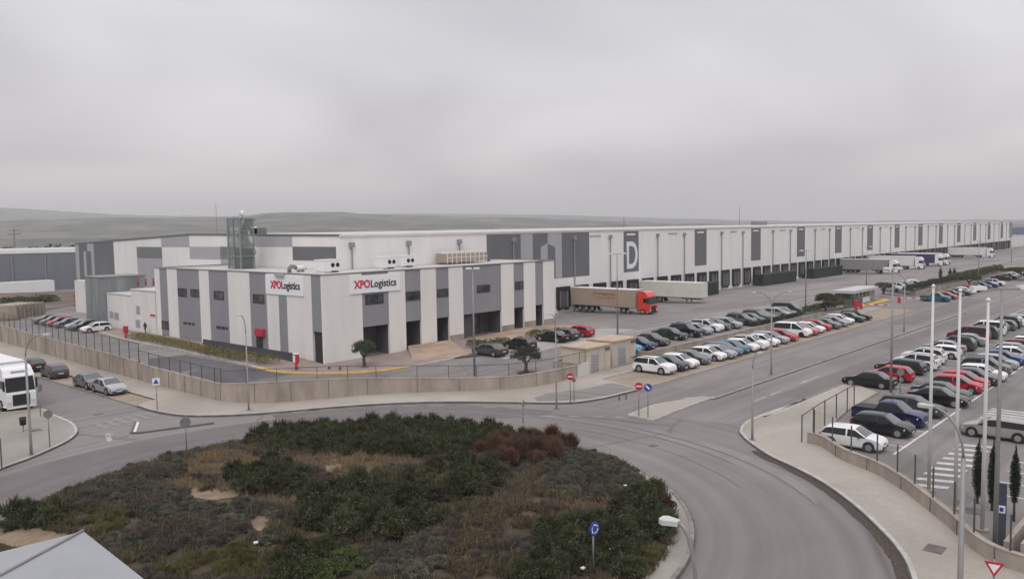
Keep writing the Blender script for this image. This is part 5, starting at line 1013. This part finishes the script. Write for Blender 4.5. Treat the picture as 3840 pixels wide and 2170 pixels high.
def container(x0, x1, y, yt, label, dep=2.4):
    v_ = HV-y; p0 = Vector((onV(x0, 1055, v_)[0], v_, .33)); L = onV(x1, 1045, v_)[0]-p0.x; r = thing('waste_container', label, 'container', (p0.x, p0.y, .3)); h = zat(p0.x, p0.y, yt)-.3; MB().box(0, L, 0, dep, .1, h).build('body', dskip, r)
    n_ = max(3, int(L/1.1)); mb = MB(); [mb.box(k*L/n_-.06, k*L/n_+.06, -.08, 0, .1, h) for k in range(n_+1)]; mb.box(-.05, L+.05, -.1, 0, h-.12, h); mb.build('rib', mat('container rib', (.04, .055, .055), .6, .1, 1.), r)
container(2863, 2985, 3.4, 1030, 'long ribbed dark green containers standing before the middle docks'); container(3052, 3158, 3.4, 1008, 'second dark container group just left of the grey trailer truck'); container(2656, 2694, 5.4, 1060, 'dark upright compactor at the dock right of the cream trailer')

# ================================================================ PERSON walking by the annex
def person(u, v, z, rz, label):
    import bmesh
    r = thing('person', label, 'person', (u, v, z), rz)
    J = {'hip': (0, 0, .95, .13), 'belly': (0, 0, 1.15, .125), 'chest': (.01, 0, 1.38, .14), 'neck': (.02, 0, 1.52, .06), 'head': (.035, 0, 1.66, .095), 'top': (.03, 0, 1.75, .075),
         'hl': (0, .1, .92, .10), 'kl': (.13, .1, .5, .065), 'al': (.10, .1, .09, .045), 'tl': (.24, .1, .04, .035), 'hr': (0, -.1, .92, .10), 'kr': (-.02, -.1, .5, .065), 'ar': (-.24, -.1, .12, .045), 'tr': (-.12, -.1, .04, .035),
         'sl': (0, .2, 1.43, .06), 'el': (-.08, .25, 1.15, .045), 'wl': (.02, .25, .90, .032), 'fl': (.05, .25, .82, .03), 'sr': (0, -.2, 1.43, .06), 'er': (.06, -.25, 1.15, .045), 'wr': (.2, -.24, .95, .032), 'fr': (.25, -.23, .88, .03)}
    names = list(J); ed = [('hip', 'belly'), ('belly', 'chest'), ('chest', 'neck'), ('neck', 'head'), ('head', 'top'), ('hip', 'hl'), ('hl', 'kl'), ('kl', 'al'), ('al', 'tl'), ('hip', 'hr'), ('hr', 'kr'), ('kr', 'ar'), ('ar', 'tr'), ('chest', 'sl'), ('sl', 'el'), ('el', 'wl'), ('wl', 'fl'), ('chest', 'sr'), ('sr', 'er'), ('er', 'wr'), ('wr', 'fr')]
    me = D.meshes.new('body'); me.from_pydata([J[n][:3] for n in names], [(names.index(a), names.index(b)) for a, b in ed], [])
    o = D.objects.new('body', me); C.objects.link(o); m = o.modifiers.new('skin', 'SKIN'); o.modifiers.new('sub', 'SUBSURF').levels = 1
    for i, n in enumerate(names): me.skin_vertices[0].data[i].radius = (J[n][3],)*2
    me.skin_vertices[0].data[0].use_root = True
    bpy.context.view_layer.update(); dg = bpy.context.evaluated_depsgraph_get(); m2 = D.meshes.new_from_object(o.evaluated_get(dg)); D.objects.remove(o)
    m2.materials.clear(); m2.materials.append(mat('dark clothing', (.015, .016, .02), .9, .2, 8.)); m2.materials.append(mat('skin tone', (.32, .18, .12), .6, 0)); m2.materials.append(mat('dark trousers', (.03, .032, .04), .9, .1, 8.))
    for p in m2.polygons:
        c_ = p.center; p.use_smooth = True; p.material_index = 1 if (c_.z > 1.55 and c_.x > .04) or (abs(c_.y) > .2 and c_.z < .93) else (2 if c_.z < .95 and abs(c_.y) < .2 else 0)
    b = D.objects.new('body', m2); C.objects.link(b); b.parent = r; return r
p = S(546, 1254); person(p.x, p.y, p.z+.14, rad(200), 'person in dark clothes walking past the white annex wall left of the office')
# ================================================================ PLANTS
import numpy as np
RNG = np.random.default_rng(11)
def leaf_mat(name, c1, c2, ov=.25, c3=None):
    m = mat(name, c1, .75, .001, 7., col2=c2, spec=.2, objvar=ov); return m
MG = leaf_mat('mastic leaves', (.020, .025, .012), (.092, .098, .050)); ML = leaf_mat('lavender leaves', (.070, .074, .054), (.155, .156, .120)); MPp = leaf_mat('dry purple twigs', (.068, .056, .045), (.165, .138, .112)); MRr = leaf_mat('rust red twigs', (.062, .038, .027), (.16, .092, .062)); MY = leaf_mat('yellow green leaves', (.072, .070, .027), (.165, .148, .064)); MT_ = leaf_mat('tan dry grass', (.155, .112, .062), (.34, .25, .145)); MO = leaf_mat('olive leaves', (.040, .050, .034), (.09, .102, .072)); MCy = leaf_mat('cypress leaves', (.008, .012, .008), (.022, .030, .018)); MH = leaf_mat('hedge leaves', (.10, .092, .030), (.24, .21, .08)); MDr = leaf_mat('dark red leaves', (.03, .008, .008), (.09, .025, .02)); MGB = leaf_mat('bright mastic leaves', (.028, .045, .014), (.075, .10, .032)); bark = mat('olive bark', (.10, .08, .065), .9, .3, 6.)
def leaves(blobs, n, size, up=.3, narrow=1., shell=.35, jit=1.):
    """leaf-sized quads spread through a set of ellipsoids ((x,y,z),(rx,ry,rz))"""
    w = np.array([b[1][0]*b[1][1]+b[1][2]*b[1][0] for b in blobs]); w = w/w.sum(); ids = RNG.choice(len(blobs), n, p=w)
    c = np.array([b[0] for b in blobs])[ids]; r = np.array([b[1] for b in blobs])[ids]
    d = RNG.normal(size=(n, 3)); d /= np.linalg.norm(d, axis=1)[:, None]; d[:, 2] = np.where(d[:, 2] < -.35, -d[:, 2], d[:, 2])
    rr = 1-shell*RNG.random(n)**1.5; p = c+d*r*rr[:, None]
    nrm = d*.7+RNG.normal(size=(n, 3))*.55*jit; nrm[:, 2] += up; nrm /= np.linalg.norm(nrm, axis=1)[:, None]
    t = np.cross(nrm, RNG.normal(size=(n, 3))); t /= np.linalg.norm(t, axis=1)[:, None]; b = np.cross(nrm, t)
    s = size*(.6+.8*RNG.random(n))[:, None]; a = t*s; e_ = b*s*narrow
    v = np.stack([p-a, p+e_*.6-a*.1, p+a, p-e_*.6+a*.1], 1).reshape(-1, 3); return v
def spikes(blobs, n, length, width, spread=.5):
    ids = RNG.integers(0, len(blobs), n); c = np.array([b[0] for b in blobs])[ids]; r = np.array([b[1] for b in blobs])[ids]
    d = RNG.normal(size=(n, 3)); d[:, 2] = np.abs(d[:, 2])*.8; d /= np.linalg.norm(d, axis=1)[:, None]; p = c+d*r*(.35+.6*RNG.random(n))[:, None]
    g = d*spread+RNG.normal(size=(n, 3))*.25; g[:, 2] += .9; g /= np.linalg.norm(g, axis=1)[:, None]
    L = length*(.5+RNG.random(n))[:, None]; t = np.cross(g, RNG.normal(size=(n, 3))); t /= np.linalg.norm(t, axis=1)[:, None]
    q = p+g*L; v = np.stack([p-t*width, p+t*width, q+t*width*.4, q-t*width*.4], 1).reshape(-1, 3); return v
def leafmesh(name, v, m):
    n = len(v)//4; me = D.meshes.new(name); me.vertices.add(len(v)); me.vertices.foreach_set('co', v.astype(np.float32).ravel()); me.loops.add(len(v)); me.loops.foreach_set('vertex_index', np.arange(len(v), dtype=np.int32))
    me.polygons.add(n); me.polygons.foreach_set('loop_start', np.arange(0, 4*n, 4, dtype=np.int32)); me.polygons.foreach_set('loop_total', np.full(n, 4, dtype=np.int32)); me.materials.append(m); me.update(calc_edges=True); me.validate(); return me
def dome(R, Hh, k):
    b = [((0, 0, Hh*.42), (R*.72, R*.72, Hh*.5))]
    for i in range(k):
        a = 2*math.pi*(i/k)+random.uniform(-.4, .4); rr = R*random.uniform(.3, .82); s = R*random.uniform(.2, .42); b.append(((rr*math.cos(a), rr*math.sin(a), Hh*random.uniform(.3, .68)), (s, s, s*random.uniform(.7, 1.0)*Hh/R)))
    for i in range(3): a = random.uniform(0, 6.3); s = R*random.uniform(.22, .34); b.append(((R*.3*math.cos(a), R*.3*math.sin(a), Hh*random.uniform(.72, .88)), (s, s, s*.8*Hh/R)))
    return b
SH = {}
def shrub_protos():
    def add(k, fn): SH[k] = [fn() for _ in range(3)]
    add('G', lambda: leafmesh('foliage', np.vstack([leaves(dome(1, 1.1, 13), 2000, .06, shell=.5), spikes(dome(.95, 1.15, 9), 500, .3, .03, .9)]), MG))
    add('g', lambda: leafmesh('foliage', leaves(dome(1, 1.0, 10), 2200, .07, shell=.5), MGB))
    add('L', lambda: leafmesh('foliage', np.vstack([leaves(dome(1, .8, 8), 1500, .055, narrow=.6), spikes(dome(.85, .8, 7), 1100, .2, .022)]), ML))
    add('P', lambda: leafmesh('foliage', np.vstack([spikes(dome(.9, .7, 7), 2000, .26, .016), leaves(dome(.9, .7, 7), 500, .05)]), MPp))
    add('R', lambda: leafmesh('foliage', np.vstack([spikes(dome(.8, .9, 5), 1300, .6, .016, .7), leaves(dome(.8, .9, 5), 900, .055)]), MRr))
    add('D', lambda: leafmesh('foliage', leaves(dome(1, 1.1, 6), 1700, .06), MDr))
    add('Y', lambda: leafmesh('foliage', np.vstack([spikes(dome(.9, .6, 6), 1200, .3, .02), leaves(dome(.9, .7, 6), 900, .05)]), MY))
shrub_protos()
SC = 3840/2576
PATCH = [('0', 538, 1238, 66, 19), ('0', 650, 1307, 27, 28), ('0', 80, 1345, 105, 30), ('T', 900, 1153, 170, 19), ('0', 838, 1172, 22, 16), ('T', 560, 1158, 95, 34), ('T', 470, 1205, 60, 16), ('P', 803, 1180, 34, 30), ('G', 700, 1196, 122, 42), ('T', 712, 1196, 172, 62), ('R', 1375, 1092, 85, 36), ('R', 1310, 1135, 105, 26), ('G', 975, 1090, 360, 52), ('L', 1520, 1175, 165, 72), ('T', 1500, 1255, 90, 12), ('D', 1668, 1255, 16, 22), ('Y', 1560, 1262, 60, 14), ('G', 1622, 1285, 70, 60), ('G', 60, 1292, 110, 36), ('P', 230, 1250, 70, 18), ('L', 330, 1228, 120, 34), ('P', 500, 1190, 120, 22), ('L', 460, 1268, 180, 26), ('Y', 240, 1300, 120, 28), ('L', 600, 1265, 90, 20), ('Y', 1000, 1190, 190, 20), ('G', 1150, 1195, 120, 45), ('G', 930, 1270, 190, 85), ('g', 840, 1320, 60, 28), ('g', 850, 1420, 80, 40), ('B', 1220, 1280, 190, 60), ('P', 440, 1335, 160, 34), ('Y', 560, 1395, 190, 48), ('P', 470, 1440, 200, 30), ('L', 1010, 1390, 100, 60), ('B', 1190, 1400, 120, 60), ('Y', 1640, 1400, 45, 40), ('G', 1500, 1370, 150, 70), ('G', 760, 1410, 160, 60), ('G', 1350, 1430, 90, 30), ('P', 400, 1200, 90, 30)]
def kind_at(u, v):
    x, y = proj((u, v, mound(u, v)+.35)); x /= SC; y /= SC
    for k, a, b, c_, d_ in PATCH:
        q = ((x-a)/c_)**2+((y-b)/d_)**2+.35*NZ.noise(Vector((u*.7, v*.7, 1)))
        if q < 1: return k, x, y
    return ('L' if NZ.noise(Vector((u*.25, v*.25, 5))) > .05 else 'B'), x, y
LAB = {'G': ('mastic_shrub', 'dark green mastic shrub in the dense thickets of the roundabout', 'dark mastic shrubs on the roundabout'), 'g': ('mastic_shrub', 'brighter green shrub among the dark thicket of the roundabout', 'bright green shrubs on the roundabout'), 'L': ('lavender_shrub', 'grey-green rounded shrub on the roundabout mound', 'grey-green shrubs on the roundabout'), 'P': ('dry_shrub', 'purplish brown dry twiggy shrub on the roundabout mound', 'dry twiggy shrubs on the roundabout'), 'B': ('dry_shrub', 'purplish brown dry twiggy shrub on the roundabout mound', 'dry twiggy shrubs on the roundabout'), 'R': ('red_shrub', 'rust red twiggy shrub at the back of the roundabout', 'rust red shrubs on the roundabout'), 'D': ('dark_red_shrub', 'dark red leafy shrub at the right rim of the roundabout', 'dark red shrubs on the roundabout'), 'Y': ('low_green_shrub', 'low yellow-green shrub on the grassy part of the roundabout', 'yellow-green shrubs on the roundabout')}
RAD = {'G': (.6, .95), 'g': (.5, .75), 'L': (.4, .65), 'P': (.38, .6), 'B': (.35, .55), 'R': (.5, .8), 'D': (.6, .75), 'Y': (.4, .55)}
placed = []; cand = 0
rs = random.Random(5)
CNT = {}
while cand < 16000 and len(placed) < 620:
    cand += 1; a = rs.uniform(0, 6.2832); r = (MR-.35)*math.sqrt(rs.random()); u = MC[0]+r*math.cos(a); v = MC[1]+r*math.sin(a)
    k, x, y = kind_at(u, v)
    if k in '0T' or x < -60 or x > 2640 or y > 1530: continue
    if k in 'BY' and rs.random() < .7: continue
    R_ = rs.uniform(*RAD[k])
    if r+R_*.1 > MR: continue
    if any((u-b[0])**2+(v-b[1])**2 < (.62*(R_+b[2]))**2 for b in placed): continue
    kk = 'P' if k == 'B' else k; CNT[kk] = CNT.get(kk, 0)+1
    if CNT[kk] > 290: continue
    placed.append((u, v, R_, k))
for u, v, R_, k in placed:
    nm, lb, gr = LAB[k]; me = rs.choice(SH['P' if k == 'B' else k]); o = D.objects.new(nm, me); C.objects.link(o); o.location = (u, v, mound(u, v)-.06); o.rotation_euler = (0, 0, rs.uniform(0, 6.28)); o.scale = (R_, R_, R_*rs.uniform(.8, 1.15)*(1.15 if k in 'GR' else 1))
    x_, y_ = proj((u, v, 1)); zone = ('back rim' if y_ < 1650 else 'back' if y_ < 1760 else 'middle' if y_ < 1880 else 'front' if y_ < 2010 else 'nearest')+' '+('far left' if x_ < 400 else 'left' if x_ < 800 else 'left of centre' if x_ < 1150 else 'centre' if x_ < 1500 else 'right of centre' if x_ < 1850 else 'right' if x_ < 2200 else 'far right')
    rl = RAD[k]; t_ = (R_-rl[0])/(rl[1]-rl[0]); tag(o, ('small ' if t_ < .33 else 'large ' if t_ > .67 else 'middling ')+lb.split(' in the ')[0].split(' among ')[0].split(' on the ')[0].split(' at the ')[0]+', %s part of the roundabout' % zone, 'shrub', gr)
# ground cover between the shrubs: one mass per kind
def cover_mass(name, label, m, kinds, n, ln, wd, frac=1.):
    vs = []; t = 0
    while len(vs) < n and t < n*30:
        t += 1; a = rs.uniform(0, 6.2832); r = (MR-.1)*math.sqrt(rs.random()); u = MC[0]+r*math.cos(a); v = MC[1]+r*math.sin(a); k, x, y = kind_at(u, v)
        if k not in kinds or x < -60 or x > 2640 or y > 1530: continue
        if NZ.noise(Vector((u*.9, v*.9, 8))) < -.12*frac: continue
        vs.append((u, v, mound(u, v)))
    bl = [((u, v, z+.02), (.22, .22, .10)) for u, v, z in vs]
    o = D.objects.new(name, leafmesh(name, spikes(bl, len(bl)*15, ln, wd), m)); C.objects.link(o); tag(o, label, 'plants', None, 'stuff')
cover_mass('dry_grass', 'tan and rusty dry grass between the shrubs', MT_, 'TB', 2200, .24, .016)
cover_mass('green_grass', 'patchy yellow-green grass on the mound', MY, 'YB', 3000, .22, .018)
cover_mass('heather', 'purplish low scrub between the shrubs', MPp, 'PBLR', 6500, .24, .018)
cover_mass('dead_twigs', 'bare grey-brown twigs poking through the scrub', mat('dead twigs', (.16, .13, .105), .9, .2, 5.), 'GPLBTYR', 700, .55, .008)
cover_mass('undergrowth', 'dark green undergrowth beneath the thickets', MG, 'GgD', 4200, .3, .03)
# concrete ramp walls in the bottom right corner of the car park
rw_ = thing('ramp_walls', 'parallel concrete ramp walls at the bottom right edge behind the curved wall', 'ramp', tuple(P(3760, 2040, .02)))
ra, rb2 = P(3762, 2046, .5).to_2d(), P(3880, 1905, .5).to_2d(); dd_ = (rb2-ra).normalized(); nn_ = Vector((dd_.y, -dd_.x)); nn_ = nn_ if nn_.dot(Vector((right.x, right.y))) > 0 else -nn_
for k in range(4):
    a_ = ra+nn_*(k*.62)+dd_*(.0+.3*k); bp(rw_, MB().prism([tuple(a_), tuple(a_+dd_*7), tuple(a_+dd_*7+nn_*.24), tuple(a_+nn_*.24)], 0, .75-.05*k), 'wall', concp)
bp(rw_, MB().prism([tuple(ra+nn_*.24), tuple(ra+dd_*7+nn_*.24), tuple(ra+dd_*7+nn_*2.2), tuple(ra+nn_*2.2)], .02, .08), 'floor', kerbd)
for (k, a, b, c_, d_) in PATCH:
    if k != '0' or c_ > 140: continue
    el = []
    for i in range(28):
        t_ = 2*math.pi*i/28; q = 1+.22*NZ.noise(Vector((math.cos(t_)*1.3+a, math.sin(t_)*1.3, 4))); p = P((a+c_*1.02*q*math.cos(t_))*SC, (b+d_*1.02*q*math.sin(t_))*SC, .6)
        for _ in range(4): p = P((a+c_*1.02*q*math.cos(t_))*SC, (b+d_*1.02*q*math.sin(t_))*SC, mound(p.x, p.y))
        rr_ = math.hypot(p.x-MC[0], p.y-MC[1])
        if rr_ > MR-.1: p = Vector((MC[0]+(p.x-MC[0])*(MR-.1)/rr_, MC[1]+(p.y-MC[1])*(MR-.1)/rr_, 0))
        el.append((p.x, p.y))
    setting(sheet('bare_sand', el, .035, soil, mound, .5))
# bits of litter on the mound
for (x, y) in ((960, 2073), (1390, 1852), (2290, 2040), (2345, 1806), (2185, 2108)):
    p = P(x, y, 1.0); z = mound(p.x, p.y)+.35; o = MB().prism([(-.1, -.07), (.09, -.08), (.12, .06), (-.06, .09)], 0, .06).build('litter', pwhite); o.location = (p.x, p.y, z); tag(o, 'small scrap of white litter lying among the roundabout shrubs', 'litter', 'litter on the roundabout')

def hedge(pts, w, h, m, label, dens=90, size=.06, zf=G, name='hedge', wob=.25):
    pd = dense([tuple(p)[:2] for p in pts], .45); bl = []
    for p in pd: bl.append(((p[0]+random.uniform(-wob, wob)*w, p[1]+random.uniform(-wob, wob)*w, zf(p[0], p[1])+h*.45), (w*.55, w*.55, h*random.uniform(.42, .66))))
    o = D.objects.new(name, leafmesh(name, leaves(bl, int(dens*len(bl)), size), m)); C.objects.link(o); tag(o, label, 'hedge'); return o
hp_ = [tuple(p) for p in offset(PL, .9)]
hg = [tuple(S(*p).to_2d()) for p in [(500, 1272), (600, 1288), (700, 1312), (790, 1330)]]
hedge(hg, 1.7, 1.05, MH, 'low yellowish green hedge strip along the kerb left of the office, long part', 150, .07)
hedge([tuple(S(*p).to_2d()) for p in [(795, 1330), (880, 1350), (1000, 1366), (1020, 1368)]], 2.2, 1.15, MH, 'bushier end of the hedge strip near the yellow kerb', 200, .07)
hedge([tuple(S(*p).to_2d()) for p in [(1765, 1305), (1830, 1306), (1900, 1300)]], 1.5, 1.2, MGB, 'rounded green bushes in the gravel bed before the office entrance', 260, .07)
hedge([tuple(S(*p).to_2d()) for p in [(1985, 1268), (2060, 1262), (2110, 1258)]], 1.2, 1.1, MGB, 'green bushes in the gravel bed behind the dark parked cars', 220, .07)
zg = lambda u, v: 1.0
hedge([(126, 51.2), (131.5, 51.2), (137, 51.0), (146, 50.8)], 1.3, 1.3, MG, 'dark hedge on the wall between the parked cars and the grey gate', 200, .09, lambda u, v: G(u, v)+.0)
hedge([(108, 50.7), (116, 50.8), (124, 50.9)], .8, .7, MG, 'thin dark hedge in front of the far cars above the low wall', 140, .08)
hedge([(180, 51), (196, 51), (212, 51)], 1.4, 1.5, MG, 'clipped dark hedge right of the gatehouse in front of the parked cars', 220, .1)
hedge([(213, 50.8), (232, 50.6), (262, 50.6)], 2.0, 1.9, MG, 'long bushy hedge at the far roadside beyond the gate', 150, .14)
def tree(px_, ytop, w, label, m=MO, n=5200, size=.07, fork=True, z=None, name='olive_tree', trunkf=.38, cat='tree'):
    p = S(*px_) if z is None else P(px_[0], px_[1], z); h = zat(p.x, p.y, ytop)-p.z; r = thing(name, label, cat, (p.x, p.y, p.z), rs.uniform(0, 6)); th = h*trunkf; mb = MB()
    mb.tube([(0, 0, -.1), (.03, .02, th*.5), (.0, .05, th)], [.27, .19, .17], 8); bl = []
    for k in range(5):
        a = k*1.257+.3; c_, s_ = math.cos(a), math.sin(a); e_ = (c_*w*.30, s_*w*.30, h*.72+.1*h*(k % 2)); mb.tube([(0, .05, th), (c_*w*.14, s_*w*.14, h*.52), e_], [.10, .06, .03], 6); rr = w*.27
        bl.append(((c_*w*.30, s_*w*.30, h*(.70+.08*(k % 2))), (rr, rr, h*.19))); bl.append(((c_*w*.17, s_*w*.17, h*.86), (rr*.8, rr*.8, h*.13))); bl.append(((c_*w*.42, s_*w*.42, h*.60), (rr*.6, rr*.6, h*.12)))
    mb.build('trunk', bark, r, True); o = D.objects.new('crown', leafmesh('crown', np.vstack([leaves(bl, n, size, shell=.7, narrow=.55), spikes(bl, n//5, .28, .02, .9)]), m)); C.objects.link(o); o.parent = r; return r, p
for px_, yt, w_, lb, kw in [((1367, 1377), 1278, 2.5, 'small round olive tree on the kerb island before the office corner', {}), ((1974, 1400), 1301, 3.1, 'spreading olive tree with a forked trunk behind the curved wall', {}), ((3097, 1166), 1099, 3.3, 'pruned dark olive tree with a flat crown left of the gatehouse', dict(m=MG, size=.1))]:
    r, p = tree(px_, yt, w_, lb, **kw)
    if kw == {}: o = MB().prism(arc((0, 0), .95, 0, 360, 20)[:-1], 0, .03).build('tree_pit', soild); setting(o); o.location = (p.x, p.y, p.z+.10)
tree((3313, 1100), 1060, 3.2, 'dark purplish round tree behind the hedge right of the gatehouse', MPp, name='small_tree', size=.12)
tree((3635, 1068), 1033, 4.5, 'round dark tree at the right end of the long roadside hedge', MG, name='small_tree', size=.14, trunkf=.2)
tree((3830, 1035), 1003, 9, 'large dark bush tree at the right picture edge below the hall', MG, name='small_tree', size=.2, trunkf=.1)
def cypress(u, v, z, h, w, label, m=MCy, n=9000, size=.036, trunk=.35, name='cypress_tree'):
    r = thing(name, label, 'tree', (u, v, z), rs.uniform(0, 6)); MB().tube([(0, 0, -.05), (0, 0, h*.6)], [.07, .03], 7).build('trunk', bark, r, True)
    bl = []
    for k in range(20):
        t = k/19; q = w*.5*(.62+.38*min(1, t/.25))*(1 if t < .55 else max(.16, 1-((t-.55)/.45)**1.5)); bl.append(((random.uniform(-.03, .03), random.uniform(-.03, .03), trunk+(h-trunk)*(.04+.92*t)), (q, q, (h-trunk)*.07)))
    o = D.objects.new('crown', leafmesh('crown', leaves(bl, n, size, up=.0, narrow=.6, shell=.8), m)); C.objects.link(o); o.parent = r
for (x, y, yt, w_, tr, lb) in ((3665, 1885, 1642, .62, .25, 'left'), (3719, 1912, 1652, .5, .25, 'middle'), (3802, 1952, 1672, .52, .9, 'right')):
    u, v = base_of((x, y), .03); cypress(u, v, .03, zat(u, v, yt), w_, 'slim dark cypress, the %s one of three inside the car park near the flagpoles' % lb, trunk=tr)
for (x, y, yt, lb) in ((3526, 1056, 1000, 'left'), (3562, 1052, 1003, 'middle'), (3578, 1050, 1000, 'right')):
    p = P(x, y, .9); cypress(p.x, p.y, .9, zat(p.x, p.y, yt)-.9, .9, 'thin brownish cypress, %s one of three beside the far hedge' % lb, m=leaf_mat('brown cypress', (.03, .022, .018), (.06, .045, .035)), n=900, size=.12)
p = S(1500, 1312); cypress(p.x, p.y, p.z+.6, zat(p.x, p.y, 1240)-p.z-.6, 1.1, 'small pointed conifer in a planter by the office entrance', m=MG, n=1500, trunk=.1, name='potted_conifer'); o = MB().prism(arc((0, 0), .5, 0, 360, 16)[:-1], 0, .6).build('planter', kerbd); o.location = (p.x, p.y, p.z+.1); tag(o, 'round dark planter under the small conifer by the entrance', 'planter')
# antenna masts and pylon seen against the hills
def mast(x, yb, yt, dist, label, w=.25, arms=True):
    d = ray(x, yb); dh = math.hypot(d.x, d.y); u, v = d.x/dh*dist, d.y/dh*dist; z = H+d.z/dh*dist; h = zat(u, v, yt)-min(z, 0); 
    h = H+ray(x, yt).z/math.hypot(ray(x, yt).x, ray(x, yt).y)*dist
    r = thing('pylon', label, 'pylon', (u, v, 0), ANG); MB().tube([(0, 0, 0), (0, 0, h)], [w, w*.5], 6).build('pole', steel, r)
    if arms: MB().box(-w*4, w*4, -w*.4, w*.4, h*.86, h*.86+w*.8).box(-w*3, w*3, -w*.4, w*.4, h*.95, h*.95+w*.8).build('crossarm', steel, r)
mast(54, 905, 858, 420, 'distant power pole above the grey warehouse at left', .7); mast(813, 860, 765, 700, 'very thin distant antenna mast left of the stair tower', .35, False); mast(2340, 850, 818, 400, 'thin antenna rising behind the hall above the big D', .3, False); mast(2773, 835, 770, 900, 'very thin distant antenna mast above the middle of the hall', .4, False)
# a line of far trees behind the grey warehouse
bl = []
for x in range(-60, 320, 9):
    d = ray(x, 905); dh = math.hypot(d.x, d.y); R0_ = 560; h = random.uniform(3, 7); bl.append(((d.x/dh*R0_, d.y/dh*R0_, h*.5), (5, 5, h)))
o = D.objects.new('far_wood', leafmesh('far_wood', leaves(bl, 4000, .8), MG)); C.objects.link(o); tag(o, 'far line of dark trees behind the grey warehouse', 'trees', None, 'stuff')
o = hedge([tuple(P(20, 1150).to_2d()), tuple(P(120, 1148).to_2d()), tuple(P(190, 1140).to_2d())], 3.5, 2.2, MG, 'dark scrub behind the concrete enclosure at far left', 120, .2, lambda u, v: 0)

# ================================================================ HAZE
vm = D.materials.new('haze'); vm.use_nodes = True; t = vm.node_tree; t.nodes.clear(); vo_ = N(t, 'ShaderNodeOutputMaterial'); pv = N(t, 'ShaderNodeVolumePrincipled')
pv.inputs['Color'].default_value = (.95, .95, .965, 1); pv.inputs['Density'].default_value = .00023; pv.inputs['Anisotropy'].default_value = .0; t.links.new(pv.outputs[0], vo_.inputs['Volume'])
hb_ = MB().box(-9400, 9400, -9400, 9400, -1.4, 320).build('haze', vm); hb_['kind'] = 'stuff'; hb_['label'] = 'thin grey haze over the whole scene'
